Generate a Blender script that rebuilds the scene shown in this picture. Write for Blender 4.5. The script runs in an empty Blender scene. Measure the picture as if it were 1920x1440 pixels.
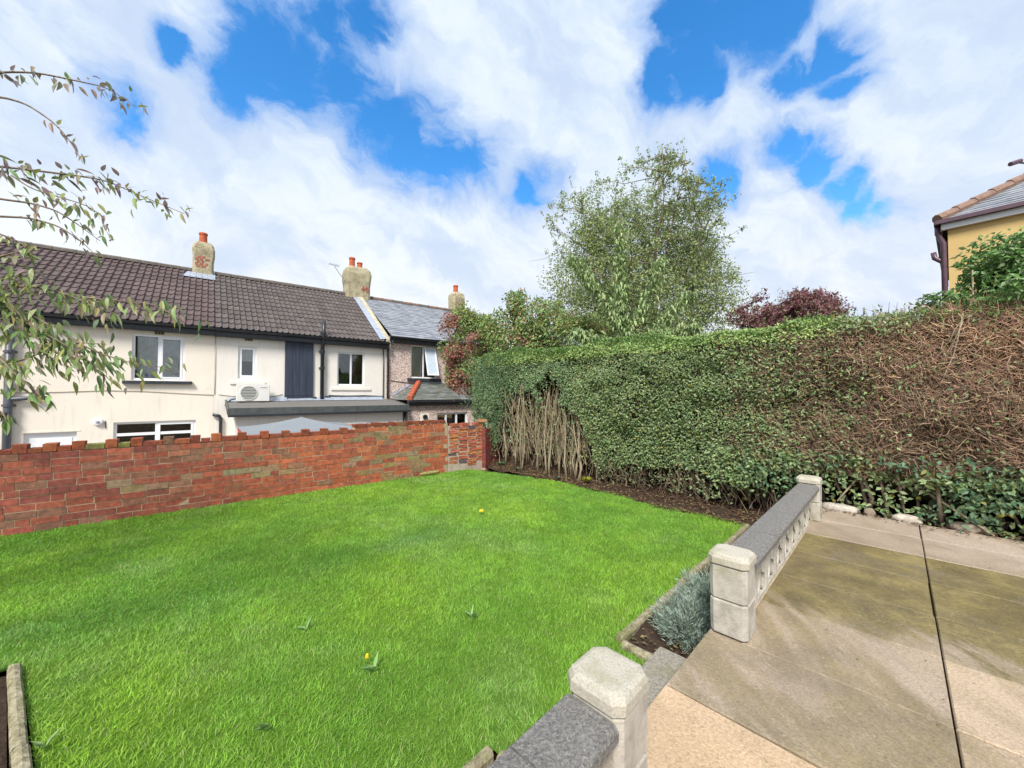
import bpy, math, random
import numpy as np
from mathutils import Vector, Matrix

# ------------------------------------------------------------------ camera, sky, sun, exposure
S = bpy.context.scene
COL = S.collection
R = math.radians
CAMZ = 1.68
cam_d = bpy.data.cameras.new('camera'); cam = bpy.data.objects.new('camera', cam_d); COL.objects.link(cam)
cam.location = (0, 0, CAMZ); cam.rotation_euler = (R(91.43), 0, 0)
cam_d.sensor_width = 36; cam_d.lens = 13.5; cam_d.clip_start = 0.05; cam_d.clip_end = 3000
S.camera = cam

SUN_EL, SUN_AZ = 48, 192          # compass-like: azimuth measured clockwise from +Y
W = bpy.data.worlds.new('World'); S.world = W; W.use_nodes = True
nt = W.node_tree; N = nt.nodes; LK = nt.links
for q in list(N): N.remove(q)
def wn(t, **k):
    q = N.new(t)
    for a, b in k.items(): setattr(q, a, b)
    return q
def wmath(op, a, b=None, c=None):
    q = wn('ShaderNodeMath', operation=op)
    for i, x in enumerate((a, b, c)):
        if x is None: continue
        if isinstance(x, (int, float)): q.inputs[i].default_value = x
        else: LK.new(x, q.inputs[i])
    return q.outputs[0]
# openings of blue between the clouds: unit directions and angular sizes
HOLES = [(-0.411, 0.657, 0.633, 0.065), (-0.384, 0.694, 0.609, 0.084), (-0.453, 0.665, 0.593, 0.052), (-0.329, 0.726, 0.604, 0.062), (-0.335, 0.673, 0.659, 0.057), (-0.273, 0.773, 0.572, 0.077), (-0.229, 0.81, 0.54, 0.091), (-0.154, 0.841, 0.519, 0.083), (-0.084, 0.856, 0.51, 0.066), (-0.26, 0.675, 0.69, 0.058), (0.312, 0.664, 0.679, 0.057), (0.378, 0.647, 0.662, 0.074), (0.441, 0.632, 0.637, 0.058), (0.334, 0.714, 0.615, 0.046), (0.292, 0.735, 0.612, 0.042), (0.376, 0.717, 0.587, 0.036), (0.504, 0.659, 0.558, 0.037), (0.539, 0.622, 0.568, 0.04), (0.572, 0.63, 0.525, 0.031), (0.53, 0.708, 0.467, 0.04), (0.574, 0.697, 0.43, 0.041), (0.619, 0.687, 0.38, 0.039), (0.654, 0.674, 0.344, 0.045), (0.682, 0.655, 0.325, 0.032), (0.05, 0.882, 0.469, 0.056), (0.43, 0.783, 0.45, 0.044), (-0.636, 0.616, 0.464, 0.048), (-0.546, 0.61, 0.574, 0.03), (-0.495, 0.672, 0.55, 0.048)]
tc = wn('ShaderNodeTexCoord')
def wwarp(vec, scale, amp, detail):
    q = wn('ShaderNodeTexNoise'); q.inputs['Scale'].default_value = scale; q.inputs['Detail'].default_value = detail; q.inputs['Roughness'].default_value = 0.6; LK.new(vec, q.inputs['Vector'])
    a = wn('ShaderNodeVectorMath', operation='SUBTRACT'); LK.new(q.outputs['Color'], a.inputs[0]); a.inputs[1].default_value = (.5, .5, .5)
    b = wn('ShaderNodeVectorMath', operation='SCALE'); LK.new(a.outputs[0], b.inputs[0]); b.inputs['Scale'].default_value = amp
    c = wn('ShaderNodeVectorMath', operation='ADD'); LK.new(vec, c.inputs[0]); LK.new(b.outputs[0], c.inputs[1]); return c.outputs[0]
def wnoise(vec, scale, detail, rough, dist):
    q = wn('ShaderNodeTexNoise'); q.inputs['Scale'].default_value = scale; q.inputs['Detail'].default_value = detail; q.inputs['Roughness'].default_value = rough; q.inputs['Distortion'].default_value = dist
    LK.new(vec, q.inputs['Vector']); return q.outputs['Fac']
GEN = tc.outputs['Generated']
wv = wwarp(wwarp(GEN, 3.5, 0.14, 2), 11.0, 0.095, 6)
hole = None
for hx, hy, hz, hr in HOLES:
    d = wn('ShaderNodeVectorMath', operation='DISTANCE'); LK.new(wv, d.inputs[0]); d.inputs[1].default_value = (hx, hy, hz)
    f = wmath('SUBTRACT', 1.0, wmath('DIVIDE', d.outputs['Value'], hr * 1.26))
    hole = f if hole is None else wmath('SMOOTH_MAX', hole, f, 0.35)
# away from those openings the broken cover goes on as plain fractal noise
rot = wn('ShaderNodeMapping', vector_type='POINT'); rot.inputs['Rotation'].default_value = (0, R(-32), 0); LK.new(wv, rot.inputs['Vector'])
drawn = wn('ShaderNodeVectorMath', operation='MULTIPLY'); LK.new(rot.outputs[0], drawn.inputs[0]); drawn.inputs[1].default_value = (0.45, 1.0, 1.35)
cov = wnoise(drawn.outputs[0], 3.6, 6, 0.55, 0.3); fine = wnoise(drawn.outputs[0], 15, 9, 0.62, 0.6)
dens = wmath('ADD', wmath('MULTIPLY', cov, 1.45), wmath('MULTIPLY', fine, 0.95))
blue = wmath('SUBTRACT', wmath('ADD', wmath('MULTIPLY', wmath('MAXIMUM', hole, -0.45), 1.0), 0.91), dens)
def wrange(v, a, b, c, d):
    q = wn('ShaderNodeMapRange', interpolation_type='SMOOTHSTEP'); LK.new(v, q.inputs['Value'])
    for k, x in zip(('From Min', 'From Max', 'To Min', 'To Max'), (a, b, c, d)): q.inputs[k].default_value = x
    return q.outputs[0]
def wmix(f, a, b):
    q = wn('ShaderNodeMixRGB')
    for i, x in zip(('Fac', 'Color1', 'Color2'), (f, a, b)):
        if isinstance(x, tuple): q.inputs[i].default_value = (*x, 1)
        elif isinstance(x, (int, float)): q.inputs[i].default_value = x
        else: LK.new(x, q.inputs[i])
    return q.outputs[0]
cover = wrange(blue, -0.20, 0.36, 1, 0); thick = wrange(blue, -0.72, -0.02, 1, 0)
sky = wn('ShaderNodeTexSky', sky_type='NISHITA'); sky.sun_disc = False
sky.sun_elevation = R(SUN_EL); sky.sun_rotation = R(SUN_AZ); sky.ozone_density = 2.0; sky.air_density = 1.0; sky.dust_density = 0.3
hs = wn('ShaderNodeHueSaturation'); hs.inputs['Saturation'].default_value = 1.36; hs.inputs['Value'].default_value = 1.78
LK.new(sky.outputs[0], hs.inputs['Color'])
sep = wn('ShaderNodeSeparateXYZ'); LK.new(GEN, sep.inputs[0]); low = wrange(sep.outputs['Z'], 0.15, 0.55, 1, 0)
puff = wrange(wnoise(drawn.outputs[0], 6.5, 8, 0.60, 0.4), 0.34, 0.64, 0, 1)
ccol = wmix(thick, (0.42, 0.58, 0.88), wmix(puff, (0.58, 0.70, 0.89), (0.79, 0.88, 0.97)))
ccol = wmix(wmath('MULTIPLY', low, 0.75), ccol, wmix(puff, (0.71, 0.79, 0.92), (0.95, 0.97, 1.0)))
csc = wn('ShaderNodeVectorMath', operation='SCALE'); LK.new(ccol, csc.inputs[0]); csc.inputs['Scale'].default_value = 6.5
skyc = wmix(cover, hs.outputs[0], csc.outputs[0])
bg = wn('ShaderNodeBackground'); bg.inputs['Strength'].default_value = 0.10; LK.new(skyc, bg.inputs['Color'])
wo = wn('ShaderNodeOutputWorld'); LK.new(bg.outputs[0], wo.inputs['Surface'])

sd = bpy.data.lights.new('sun', 'SUN'); sd.energy = 3.3; sd.angle = R(16); sd.color = (1.0, 0.955, 0.89)
sun = bpy.data.objects.new('sun', sd); COL.objects.link(sun)
az = R(SUN_AZ)
sdir = Vector((math.sin(az) * math.cos(R(SUN_EL)), math.cos(az) * math.cos(R(SUN_EL)), math.sin(R(SUN_EL))))
sun.rotation_euler = sdir.to_track_quat('Z', 'Y').to_euler(); sun.location = (-8, -10, 20)
S.view_settings.view_transform = 'Standard'; S.view_settings.look = 'None'; S.view_settings.gamma = 1
S.view_settings.use_curve_mapping = False; S.view_settings.exposure = 0.74
S.cycles.max_bounces = 6; S.cycles.transparent_max_bounces = 8; S.cycles.use_adaptive_sampling = True

# ------------------------------------------------------------------ helpers
rng = np.random.default_rng(11); random.seed(5)
def unit(a): return a / np.maximum(np.linalg.norm(a, axis=-1, keepdims=True), 1e-9)
def vnoise(P, seed=0):
    """smooth value noise in [-1,1] on an (n,3) array"""
    P = np.asarray(P, float); i = np.floor(P).astype(np.int64); f = P - i; f = f * f * (3 - 2 * f)
    def h(a, b, c):
        v = (a * 374761393 + b * 668265263 + c * 2147483647 + seed * 974711) & 0xffffffff
        v = ((v ^ (v >> 13)) * 1274126177) & 0xffffffff
        return ((v ^ (v >> 16)) & 0xffff) / 32767.5 - 1
    x, y, z = i[:, 0], i[:, 1], i[:, 2]; fx, fy, fz = f[:, 0], f[:, 1], f[:, 2]
    def L(a, b, t): return a + (b - a) * t
    return L(L(L(h(x, y, z), h(x+1, y, z), fx), L(h(x, y+1, z), h(x+1, y+1, z), fx), fy),
             L(L(h(x, y, z+1), h(x+1, y, z+1), fx), L(h(x, y+1, z+1), h(x+1, y+1, z+1), fx), fy), fz)

def np_mesh(name, V, F, mat, parent=None, col=None, smooth=False):
    V = np.ascontiguousarray(V, np.float32).reshape(-1, 3); F = np.ascontiguousarray(F, np.int32); k = F.shape[1]
    me = bpy.data.meshes.new(name); me.vertices.add(len(V)); me.vertices.foreach_set('co', V.ravel())
    me.loops.add(F.size); me.loops.foreach_set('vertex_index', F.ravel())
    me.polygons.add(len(F)); me.polygons.foreach_set('loop_start', np.arange(0, F.size, k, dtype=np.int32))
    if smooth: me.polygons.foreach_set('use_smooth', np.ones(len(F), bool))
    if col is not None:
        a = me.color_attributes.new('Col', 'FLOAT_COLOR', 'POINT'); c = np.ones((len(V), 4), np.float32); c[:, :3] = col
        a.data.foreach_set('color', c.ravel())
    me.update(calc_edges=True)
    if mat: me.materials.append(mat)
    o = bpy.data.objects.new(name, me); COL.objects.link(o); o.parent = parent
    return o

def leaf_arrays(P, D, Nn, L, Wd, fold=0.12, droop=0.12):
    D = unit(D); Sd = unit(np.cross(D, Nn)); Nn = np.cross(Sd, D); L = L[:, None]; Wd = Wd[:, None]
    V = np.stack([P, P + D * L * .42 + Sd * Wd * .5 + Nn * L * fold, P + D * L - Nn * L * droop, P + D * L * .42 - Sd * Wd * .5 + Nn * L * fold], 1)
    n = len(P); b = np.arange(n)[:, None] * 4
    F = np.concatenate([b + np.array([[0, 1, 2]]), b + np.array([[0, 2, 3]])], 0)
    return V.reshape(-1, 3), F
def leaves(name, P, D, Nn, L, Wd, C, mat, parent, fold=.12, droop=.12, stuff=True):
    V, F = leaf_arrays(P, D, Nn, L, Wd, fold, droop)
    o = np_mesh(name, V, F, mat, parent, np.repeat(C, 4, 0))
    if stuff: o['kind'] = 'stuff'
    return o
def sticks(name, P, Rd, mat, parent, C=None, sides=3, smooth=True):
    """P (n,k,3) polylines, Rd (n,k) radii -> joined thin tubes"""
    n, k, _ = P.shape; T = unit(np.gradient(P, axis=1)); ref = np.where(np.abs(T[..., 2:3]) > .9, np.array([1., 0, 0]), np.array([0, 0, 1.]))
    A = unit(np.cross(T, ref)); B = np.cross(T, A); ang = np.arange(sides) * 2 * math.pi / sides
    V = P[:, :, None, :] + Rd[:, :, None, None] * (A[:, :, None, :] * np.cos(ang)[None, None, :, None] + B[:, :, None, :] * np.sin(ang)[None, None, :, None])
    idx = np.arange(n * k * sides).reshape(n, k, sides); a = idx[:, :-1]; b = idx[:, 1:]
    F = np.stack([a, np.roll(a, -1, 2), np.roll(b, -1, 2), b], -1).reshape(-1, 4)
    c = None if C is None else np.repeat(C, k * sides, 0)
    return np_mesh(name, V.reshape(-1, 3), F, mat, parent, c, smooth)

class MB:
    def __init__(s): s.v = []; s.f = []
    def add(s, vs, fs):
        b = len(s.v); s.v += [tuple(p) for p in vs]; s.f += [tuple(i + b for i in f) for f in fs]; return s
    def box(s, x0, x1, y0, y1, z0, z1):
        return s.add([(x0, y0, z0), (x1, y0, z0), (x1, y1, z0), (x0, y1, z0), (x0, y0, z1), (x1, y0, z1), (x1, y1, z1), (x0, y1, z1)],
                     [(0, 3, 2, 1), (4, 5, 6, 7), (0, 1, 5, 4), (1, 2, 6, 5), (2, 3, 7, 6), (3, 0, 4, 7)])
    def quad(s, a, b, c, d): return s.add([a, b, c, d], [(0, 1, 2, 3)])
    def rings(s, rs, cap=True):
        b = len(s.v); k = len(rs[0])
        for r in rs: s.v += [tuple(p) for p in r]
        for i in range(len(rs) - 1):
            for j in range(k):
                s.f.append((b + i*k + j, b + i*k + (j+1) % k, b + (i+1)*k + (j+1) % k, b + (i+1)*k + j))
        if cap: s.f.append(tuple(b + j for j in reversed(range(k)))); s.f.append(tuple(b + (len(rs)-1)*k + j for j in range(k)))
        return s
    def extrude_x(s, prof, x0, x1, nseg=1):      # prof: list of (y,z) counter-clockwise seen from +x
        return s.rings([[(x0 + (x1-x0)*i/nseg, y, z) for y, z in prof] for i in range(nseg + 1)])
    def tube(s, pts, r, n=10):
        pts = [Vector(p) for p in pts]; rs = []
        for i, p in enumerate(pts):
            t = (pts[min(i+1, len(pts)-1)] - pts[max(i-1, 0)]).normalized(); ref = Vector((0, 0, 1)) if abs(t.z) < .9 else Vector((1, 0, 0))
            a = t.cross(ref).normalized(); b = t.cross(a); rr = float(r[i] if isinstance(r, (list, tuple)) else r)
            rs.append([p + rr * (a * math.cos(2*math.pi*j/n) + b * math.sin(2*math.pi*j/n)) for j in range(n)])
        return s.rings(rs)
    def build(s, name, mat, parent=None, off=(0, 0, 0), smooth=False, bevel=0):
        me = bpy.data.meshes.new(name); me.from_pydata([(x-off[0], y-off[1], z-off[2]) for x, y, z in s.v], [], s.f); me.update()
        if smooth: me.polygons.foreach_set('use_smooth', [True] * len(me.polygons))
        if mat: me.materials.append(mat)
        o = bpy.data.objects.new(name, me); COL.objects.link(o); o.parent = parent
        if bevel:
            m = o.modifiers.new('edge', 'BEVEL'); m.width = bevel; m.segments = 2; m.limit_method = 'ANGLE'
        return o
def empty(name, loc=(0, 0, 0), rz=0):
    o = bpy.data.objects.new(name, None); COL.objects.link(o); o.location = loc; o.rotation_euler = (0, 0, rz); o.empty_display_size = .1; return o
def tag(o, label, cat, group=None):
    o['label'] = label; o['category'] = cat
    if group: o['group'] = group
    return o
def struct(o, label=None):
    o['kind'] = 'structure'
    if label: o['label'] = label
    return o
def inst(src, name, parent, loc, rot=(0, 0, 0), scl=(1, 1, 1), color=None):
    o = bpy.data.objects.new(name, src); COL.objects.link(o); o.parent = parent; o.location = loc; o.rotation_euler = rot; o.scale = scl
    if color: o.color = (*color, 1)
    return o
def shared(mb, name, mat):
    me = bpy.data.meshes.new(name); me.from_pydata(mb.v, [], mb.f); me.update(); me.materials.append(mat); return me

# ------------------------------------------------------------------ materials
class MT:
    def __init__(s, name, rough=.8, spec=.3):
        s.m = bpy.data.materials.new(name); s.m.use_nodes = True; s.t = s.m.node_tree; s.n = s.t.nodes; s.l = s.t.links
        s.p = s.n['Principled BSDF']; s.p.inputs['Roughness'].default_value = rough; s.p.inputs['Specular IOR Level'].default_value = spec
        s.geo = s.n.new('ShaderNodeNewGeometry'); s.pos = s.geo.outputs['Position']
    def lk(s, a, b): s.l.new(a, b)
    def noise(s, scale, detail=5, rough=.6, vec=None, dist=0.):
        q = s.n.new('ShaderNodeTexNoise'); q.inputs['Scale'].default_value = scale; q.inputs['Detail'].default_value = detail; q.inputs['Roughness'].default_value = rough; q.inputs['Distortion'].default_value = dist
        s.lk(vec or s.pos, q.inputs['Vector']); return q.outputs['Fac']
    def voro(s, scale, out='Color', feature='F1', vec=None):
        q = s.n.new('ShaderNodeTexVoronoi'); q.feature = feature; q.inputs['Scale'].default_value = scale; s.lk(vec or s.pos, q.inputs['Vector']); return q.outputs[out]
    def ramp(s, fac, stops):
        q = s.n.new('ShaderNodeValToRGB'); s.lk(fac, q.inputs['Fac']); el = q.color_ramp.elements
        while len(el) < len(stops): el.new(.5)
        for e_, (p, c) in zip(el, stops): e_.position = p; e_.color = (*c, 1) if len(c) == 3 else c
        return q.outputs[0]
    def val(s, fac, a, b):       # smooth 0..1 mask
        q = s.n.new('ShaderNodeMapRange'); q.interpolation_type = 'SMOOTHSTEP'; s.lk(fac, q.inputs['Value']); q.inputs['From Min'].default_value = a; q.inputs['From Max'].default_value = b; return q.outputs[0]
    def math(s, op, a, b):
        q = s.n.new('ShaderNodeMath'); q.operation = op
        for i, x in enumerate((a, b)):
            if isinstance(x, (int, float)): q.inputs[i].default_value = x
            else: s.lk(x, q.inputs[i])
        return q.outputs[0]
    def mix(s, fac, a, b, mode='MIX'):
        q = s.n.new('ShaderNodeMixRGB'); q.blend_type = mode
        for i, x in zip(('Fac', 'Color1', 'Color2'), (fac, a, b)):
            if isinstance(x, (int, float)): q.inputs[i].default_value = x
            elif isinstance(x, tuple): q.inputs[i].default_value = (*x, 1)
            else: s.lk(x, q.inputs[i])
        return q.outputs[0]
    def base(s, c):
        if isinstance(c, tuple): s.p.inputs['Base Color'].default_value = (*c, 1)
        else: s.lk(c, s.p.inputs['Base Color'])
        return s
    def bump(s, h, strength=.4, dist=.01):
        q = s.n.new('ShaderNodeBump'); q.inputs['Strength'].default_value = strength; q.inputs['Distance'].default_value = dist; s.lk(h, q.inputs['Height']); s.lk(q.outputs[0], s.p.inputs['Normal']); return s
    def objcol(s): q = s.n.new('ShaderNodeObjectInfo'); return q.outputs['Color'], q.outputs['Random']
    def attr(s, name='Col'): q = s.n.new('ShaderNodeAttribute'); q.attribute_name = name; return q.outputs['Color']
    def mapped(s, rotz=0, scale=(1, 1, 1)):
        q = s.n.new('ShaderNodeMapping'); q.vector_type = 'POINT'; q.inputs['Rotation'].default_value = (0, 0, rotz); q.inputs['Scale'].default_value = scale; s.lk(s.pos, q.inputs['Vector']); return q.outputs[0]
def simple(name, c, rough=.7, spec=.3, var=.25, scale=6, bump=0, bscale=60, bdist=.004):
    t = MT(name, rough, spec); f = t.noise(scale, 6, .65)
    lo = tuple(x * (1 - var) for x in c); hi = tuple(min(1, x * (1 + var)) for x in c)
    t.base(t.ramp(f, [(.3, lo), (.7, hi)]))
    if bump: t.bump(t.noise(bscale, 4, .6), bump, bdist)
    return t.m
M = {}
def mk_brick(name, island=False):
    t = MT(name, .88, .2)
    if island:
        c = t.ramp(t.geo.outputs['Random Per Island'], [(0, (.30, .085, .05)), (.4, (.36, .11, .055)), (.7, (.22, .075, .055)), (1, (.42, .15, .07))])
    else: c, _ = t.objcol()
    f = t.noise(18, 6, .7); c = t.mix(.75, c, t.ramp(f, [(.30, (.40, .40, .40)), (.50, (.95, .95, .95)), (.70, (1.5, 1.42, 1.35))]), 'MULTIPLY')
    moss = t.val(t.noise(2.3, 6, .7), .58, .74); c = t.mix(t.math('MULTIPLY', moss, .45), c, (.19, .17, .075))
    soot = t.val(t.noise(4.5, 7, .7, dist=.6), .50, .72); c = t.mix(t.math('MULTIPLY', soot, .55), c, (.10, .06, .05))
    t.base(c).bump(t.noise(120, 4, .7), .5, .004); return t.m
M['brick'] = mk_brick('brick'); M['brick_fill'] = mk_brick('brick_fill', True)
t = MT('mortar', .95, .1); t.base(t.ramp(t.noise(14, 6, .7), [(.3, (.30, .23, .14)), (.7, (.50, .40, .28))])).bump(t.noise(140, 4), .6, .004); M['mortar'] = t.m
t = MT('lime_mortar', .95, .1); t.base(t.ramp(t.noise(9, 6, .7), [(.3, (.34, .26, .20)), (.7, (.52, .43, .36))])).bump(t.noise(60, 5, .7), .8, .01); M['lime'] = t.m
def render_mat(name, c, dirt):
    t = MT(name, .85, .2); b = t.ramp(t.noise(1.3, 6, .6), [(.3, tuple(x*.93 for x in c)), (.7, c)])
    b = t.mix(t.math('MULTIPLY', t.val(t.noise(4.2, 8, .72), .57, .76), .45), b, dirt)
    st = t.noise(3.0, 5, .6, vec=t.mapped(0, (3, 3, .35))); b = t.mix(t.math('MULTIPLY', t.val(st, .52, .75), .22), b, (.42, .36, .28))
    t.base(b).bump(t.noise(35, 5, .6), .25, .01); return t.m
M['cream'] = render_mat('cream_render', (.82, .745, .645), (.52, .42, .30)); M['white_render'] = render_mat('white_render', (.80, .755, .69), (.55, .48, .38))
t = MT('pebbledash', .95, .2); v = t.voro(38, 'Color'); g = t.n.new('ShaderNodeSeparateColor'); t.lk(v, g.inputs[0])
b = t.ramp(g.outputs[0], [(0, (.25, .16, .13)), (.28, (.52, .39, .335)), (.6, (.68, .55, .49)), (1, (.78, .69, .63))])
b = t.mix(t.math('MULTIPLY', t.val(t.noise(1.7, 5), .5, .7), .3), b, (.34, .25, .20)); t.base(b).bump(t.voro(38, 'Distance'), .7, .02); M['pebble'] = t.m
t = MT('yellow_render', .85, .2); t.base(t.ramp(t.noise(1.5, 6, .6), [(.3, (.56, .395, .165)), (.7, (.63, .455, .20))])).bump(t.noise(60, 4), .3, .006); M['yellow'] = t.m
def tile_mat(name, c):
    t = MT(name, .75, .3); _, r = t.objcol()
    b = t.mix(1, t.ramp(r, [(0, tuple(x*.82 for x in c)), (1, tuple(x*1.16 for x in c))]), t.ramp(t.noise(7, 6, .7), [(.3, (.75, .75, .75)), (.7, (1.2, 1.2, 1.2))]), 'MULTIPLY')
    lich = t.val(t.noise(26, 6, .75), .64, .72); b = t.mix(t.math('MULTIPLY', lich, .45), b, (.26, .25, .20)); t.base(b).bump(t.noise(90, 4), .3, .004); return t.m
M['tile_brown'] = tile_mat('brown_tile', (.112, .080, .078)); M['tile_grey'] = tile_mat('grey_tile', (.105, .088, .083))
t = MT('slate', .55, .4); b = t.ramp(t.geo.outputs['Random Per Island'], [(0, (.19, .205, .235)), (.5, (.25, .265, .295)), (1, (.31, .325, .35))])
t.base(t.mix(.7, b, t.ramp(t.noise(8, 6, .7), [(.3, (.75, .75, .75)), (.7, (1.15, 1.15, 1.15))]), 'MULTIPLY')).bump(t.noise(60, 4), .2, .003); M['slate'] = t.m
t = MT('mossy_slate', .6, .35); b = t.ramp(t.geo.outputs['Random Per Island'], [(0, (.10, .11, .10)), (.5, (.17, .175, .165)), (1, (.22, .235, .235))])
t.base(t.mix(t.val(t.noise(6, 6, .7), .5, .7), b, (.14, .15, .085))).bump(t.noise(60, 4), .2, .003); M['slate_moss'] = t.m
t = MT('aged_render', .9, .2); b = t.ramp(t.noise(5, 7, .7), [(.25, (.20, .17, .11)), (.5, (.40, .35, .23)), (.75, (.52, .47, .34))])
b = t.mix(t.math('MULTIPLY', t.val(t.noise(9, 6, .75), .55, .66), .8), b, (.13, .12, .07)); t.base(b).bump(t.noise(22, 6, .7), .7, .02); M['chimney'] = t.m
M['pot'] = simple('terracotta', (.47, .115, .055), .8, .25, .2, 9, .3)
M['terracotta_dull'] = simple('terracotta_ridge', (.24, .155, .12), .85, .2, .3, 12, .3)
M['ridge_grey'] = simple('ridge_tile', (.16, .14, .125), .85, .2, .3, 12, .3)
M['upvc'] = simple('white_upvc', (.80, .81, .83), .35, .5, .03, 3)
M['black_plastic'] = simple('black_plastic', (.022, .025, .032), .38, .5, .3, 6)
M['grey_pipe'] = simple('grey_pipe', (.075, .082, .10), .4, .5, .15, 8)
M['purple_pipe'] = simple('brown_pipe', (.10, .055, .075), .4, .5, .2, 8)
M['sill'] = simple('painted_sill', (.035, .04, .05), .6, .3, .3, 8, .2)
t = MT('painted_board', .55, .35); t.base(t.ramp(t.noise(2.5, 5, .6, vec=t.mapped(0, (6, 6, .4))), [(.3, (.026, .034, .055)), (.7, (.048, .060, .088))])); M['panel'] = t.m
t = MT('felt', .95, .1); t.base(t.ramp(t.noise(40, 5, .7), [(.3, (.10, .095, .09)), (.7, (.24, .225, .21))])).bump(t.noise(90, 4, .7), .7, .008); M['felt'] = t.m
t = MT('roof_trim', .5, .4); t.base(t.ramp(t.noise(7, 6, .7), [(.3, (.05, .058, .058)), (.7, (.10, .11, .105))])); M['trim'] = t.m
t = MT('lead', .45, .5); t.base(t.ramp(t.noise(9, 7, .75), [(.3, (.22, .26, .33)), (.7, (.50, .55, .64))])); t.p.inputs['Metallic'].default_value = .25; t.bump(t.noise(14, 5), .5, .02); M['lead'] = t.m
M['coping_stone'] = simple('parapet_stone', (.46, .41, .30), .9, .2, .25, 7, .4)
M['metal'] = simple('grey_metal', (.35, .36, .38), .45, .5, .2, 10)
M['ac'] = simple('unit_casing', (.70, .69, .65), .45, .4, .06, 4); M['ac_dark'] = simple('fan_dark', (.14, .145, .14), .6, .3, .2, 8); M['ac_grille'] = simple('grille', (.50, .50, .47), .5, .4, .1, 8)
def glass_mat(name, tint):
    t = MT(name, .03, .6); t.base(tint); mixn = t.n.new('ShaderNodeMixShader'); tr = t.n.new('ShaderNodeBsdfTransparent'); gl = t.n.new('ShaderNodeBsdfGlossy'); gl.inputs['Roughness'].default_value = .015
    tr.inputs[0].default_value = (*tint, 1); fr = t.n.new('ShaderNodeFresnel'); fr.inputs['IOR'].default_value = 1.85
    t.lk(fr.outputs[0], mixn.inputs[0]); t.lk(tr.outputs[0], mixn.inputs[1]); t.lk(gl.outputs[0], mixn.inputs[2]); t.lk(mixn.outputs[0], t.n['Material Output'].inputs['Surface']); return t.m
M['glass'] = glass_mat('glass', (.93, .95, .95))
M['sky_pane'] = simple('painted_sky_pane', (.52, .60, .68), .25, .5, .08, 5)  # opaque pane for the open sash, sky reflection painted into its pale blue colour
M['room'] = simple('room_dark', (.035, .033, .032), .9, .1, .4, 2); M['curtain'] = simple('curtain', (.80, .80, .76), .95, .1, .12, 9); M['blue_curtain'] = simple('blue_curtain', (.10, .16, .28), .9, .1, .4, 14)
def leafmat(name, trans=.35, rough=.45, spec=.35):
    t = MT(name, rough, spec); c = t.attr(); t.base(c); tl = t.n.new('ShaderNodeBsdfTranslucent'); t.lk(c, tl.inputs['Color']); mxn = t.n.new('ShaderNodeMixShader'); mxn.inputs[0].default_value = trans
    t.lk(t.p.outputs[0], mxn.inputs[1]); t.lk(tl.outputs[0], mxn.inputs[2]); t.lk(mxn.outputs[0], t.n['Material Output'].inputs['Surface']); return t.m
M['leaf'] = leafmat('leaf'); M['grass_blade'] = leafmat('grass_blade', .42, .5, .25); M['twig'] = (lambda t: t.base(t.attr()).m)(MT('twig', .85, .2))
t = MT('cherry_leaf', .42, .4); oc, rd = t.objcol(); tl = t.n.new('ShaderNodeBsdfTranslucent'); t.base(oc); t.lk(oc, tl.inputs['Color']); mxn = t.n.new('ShaderNodeMixShader'); mxn.inputs[0].default_value = .35
t.lk(t.p.outputs[0], mxn.inputs[1]); t.lk(tl.outputs[0], mxn.inputs[2]); t.lk(mxn.outputs[0], t.n['Material Output'].inputs['Surface']); M['cherry_leaf'] = t.m
t = MT('bark', .9, .15); t.base(t.ramp(t.noise(22, 6, .7, vec=t.mapped(0, (1, 1, .25))), [(.3, (.10, .075, .055)), (.7, (.27, .21, .16))])).bump(t.noise(40, 5), .6, .008); M['bark'] = t.m
t = MT('pale_bark', .9, .15); t.base(t.ramp(t.noise(18, 6, .7, vec=t.mapped(0, (1, 1, .2))), [(.3, (.20, .16, .105)), (.7, (.44, .36, .255))])).bump(t.noise(40, 5), .6, .008); M['stem'] = t.m
t = MT('soil', .97, .1); t.base(t.ramp(t.noise(26, 7, .75), [(.3, (.028, .019, .014)), (.55, (.072, .048, .035)), (.8, (.14, .10, .075))])).bump(t.noise(60, 6, .7), 1, .02); M['soil'] = t.m
t = MT('lawn_soil', .97, .1); t.base(t.ramp(t.noise(9, 7, .7), [(.3, (.10, .21, .024)), (.7, (.17, .31, .036))])).bump(t.noise(90, 5, .7), 1, .02); M['turf'] = t.m
t = MT('ground', .97, .1); t.base(t.ramp(t.noise(.6, 8, .7), [(.3, (.07, .09, .035)), (.7, (.13, .14, .07))])); M['ground'] = t.m
t = MT('yard_concrete', .95, .15); t.base(t.ramp(t.noise(2, 7, .7), [(.3, (.20, .19, .175)), (.7, (.30, .285, .26))])); M['yard'] = t.m
# paving flags: object colour, algae stains with their own shape, washed streaks, grit
t = MT('paving_flag', .8, .3); oc, rd = t.objcol(); wgt_ = [q for q in t.n if q.type == 'OBJECT_INFO'][0].outputs['Alpha']; pa = t.mapped(R(-45), (1, 1, 1))
g1 = t.mix(1, oc, t.ramp(t.noise(75, 5, .85), [(.33, (.60, .56, .52)), (.45, (.90, .88, .86)), (.54, (1.04, 1.04, 1.04)), (.67, (1.38, 1.36, 1.32))]), 'MULTIPLY')
sx = t.n.new('ShaderNodeSeparateXYZ'); t.lk(pa, sx.inputs[0]); av, bv = sx.outputs[0], sx.outputs[1]
str_n = t.noise(1.0, 7, .66, vec=t.mapped(R(-45), (1.9, .62, 1)), dist=.9)
band = t.math('MULTIPLY', t.val(av, 2.9, 3.6), t.math('SUBTRACT', 1.0, t.val(av, 4.75, 5.15)))
side = t.math('SUBTRACT', 1.0, t.val(bv, -.1, 1.4))
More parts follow.
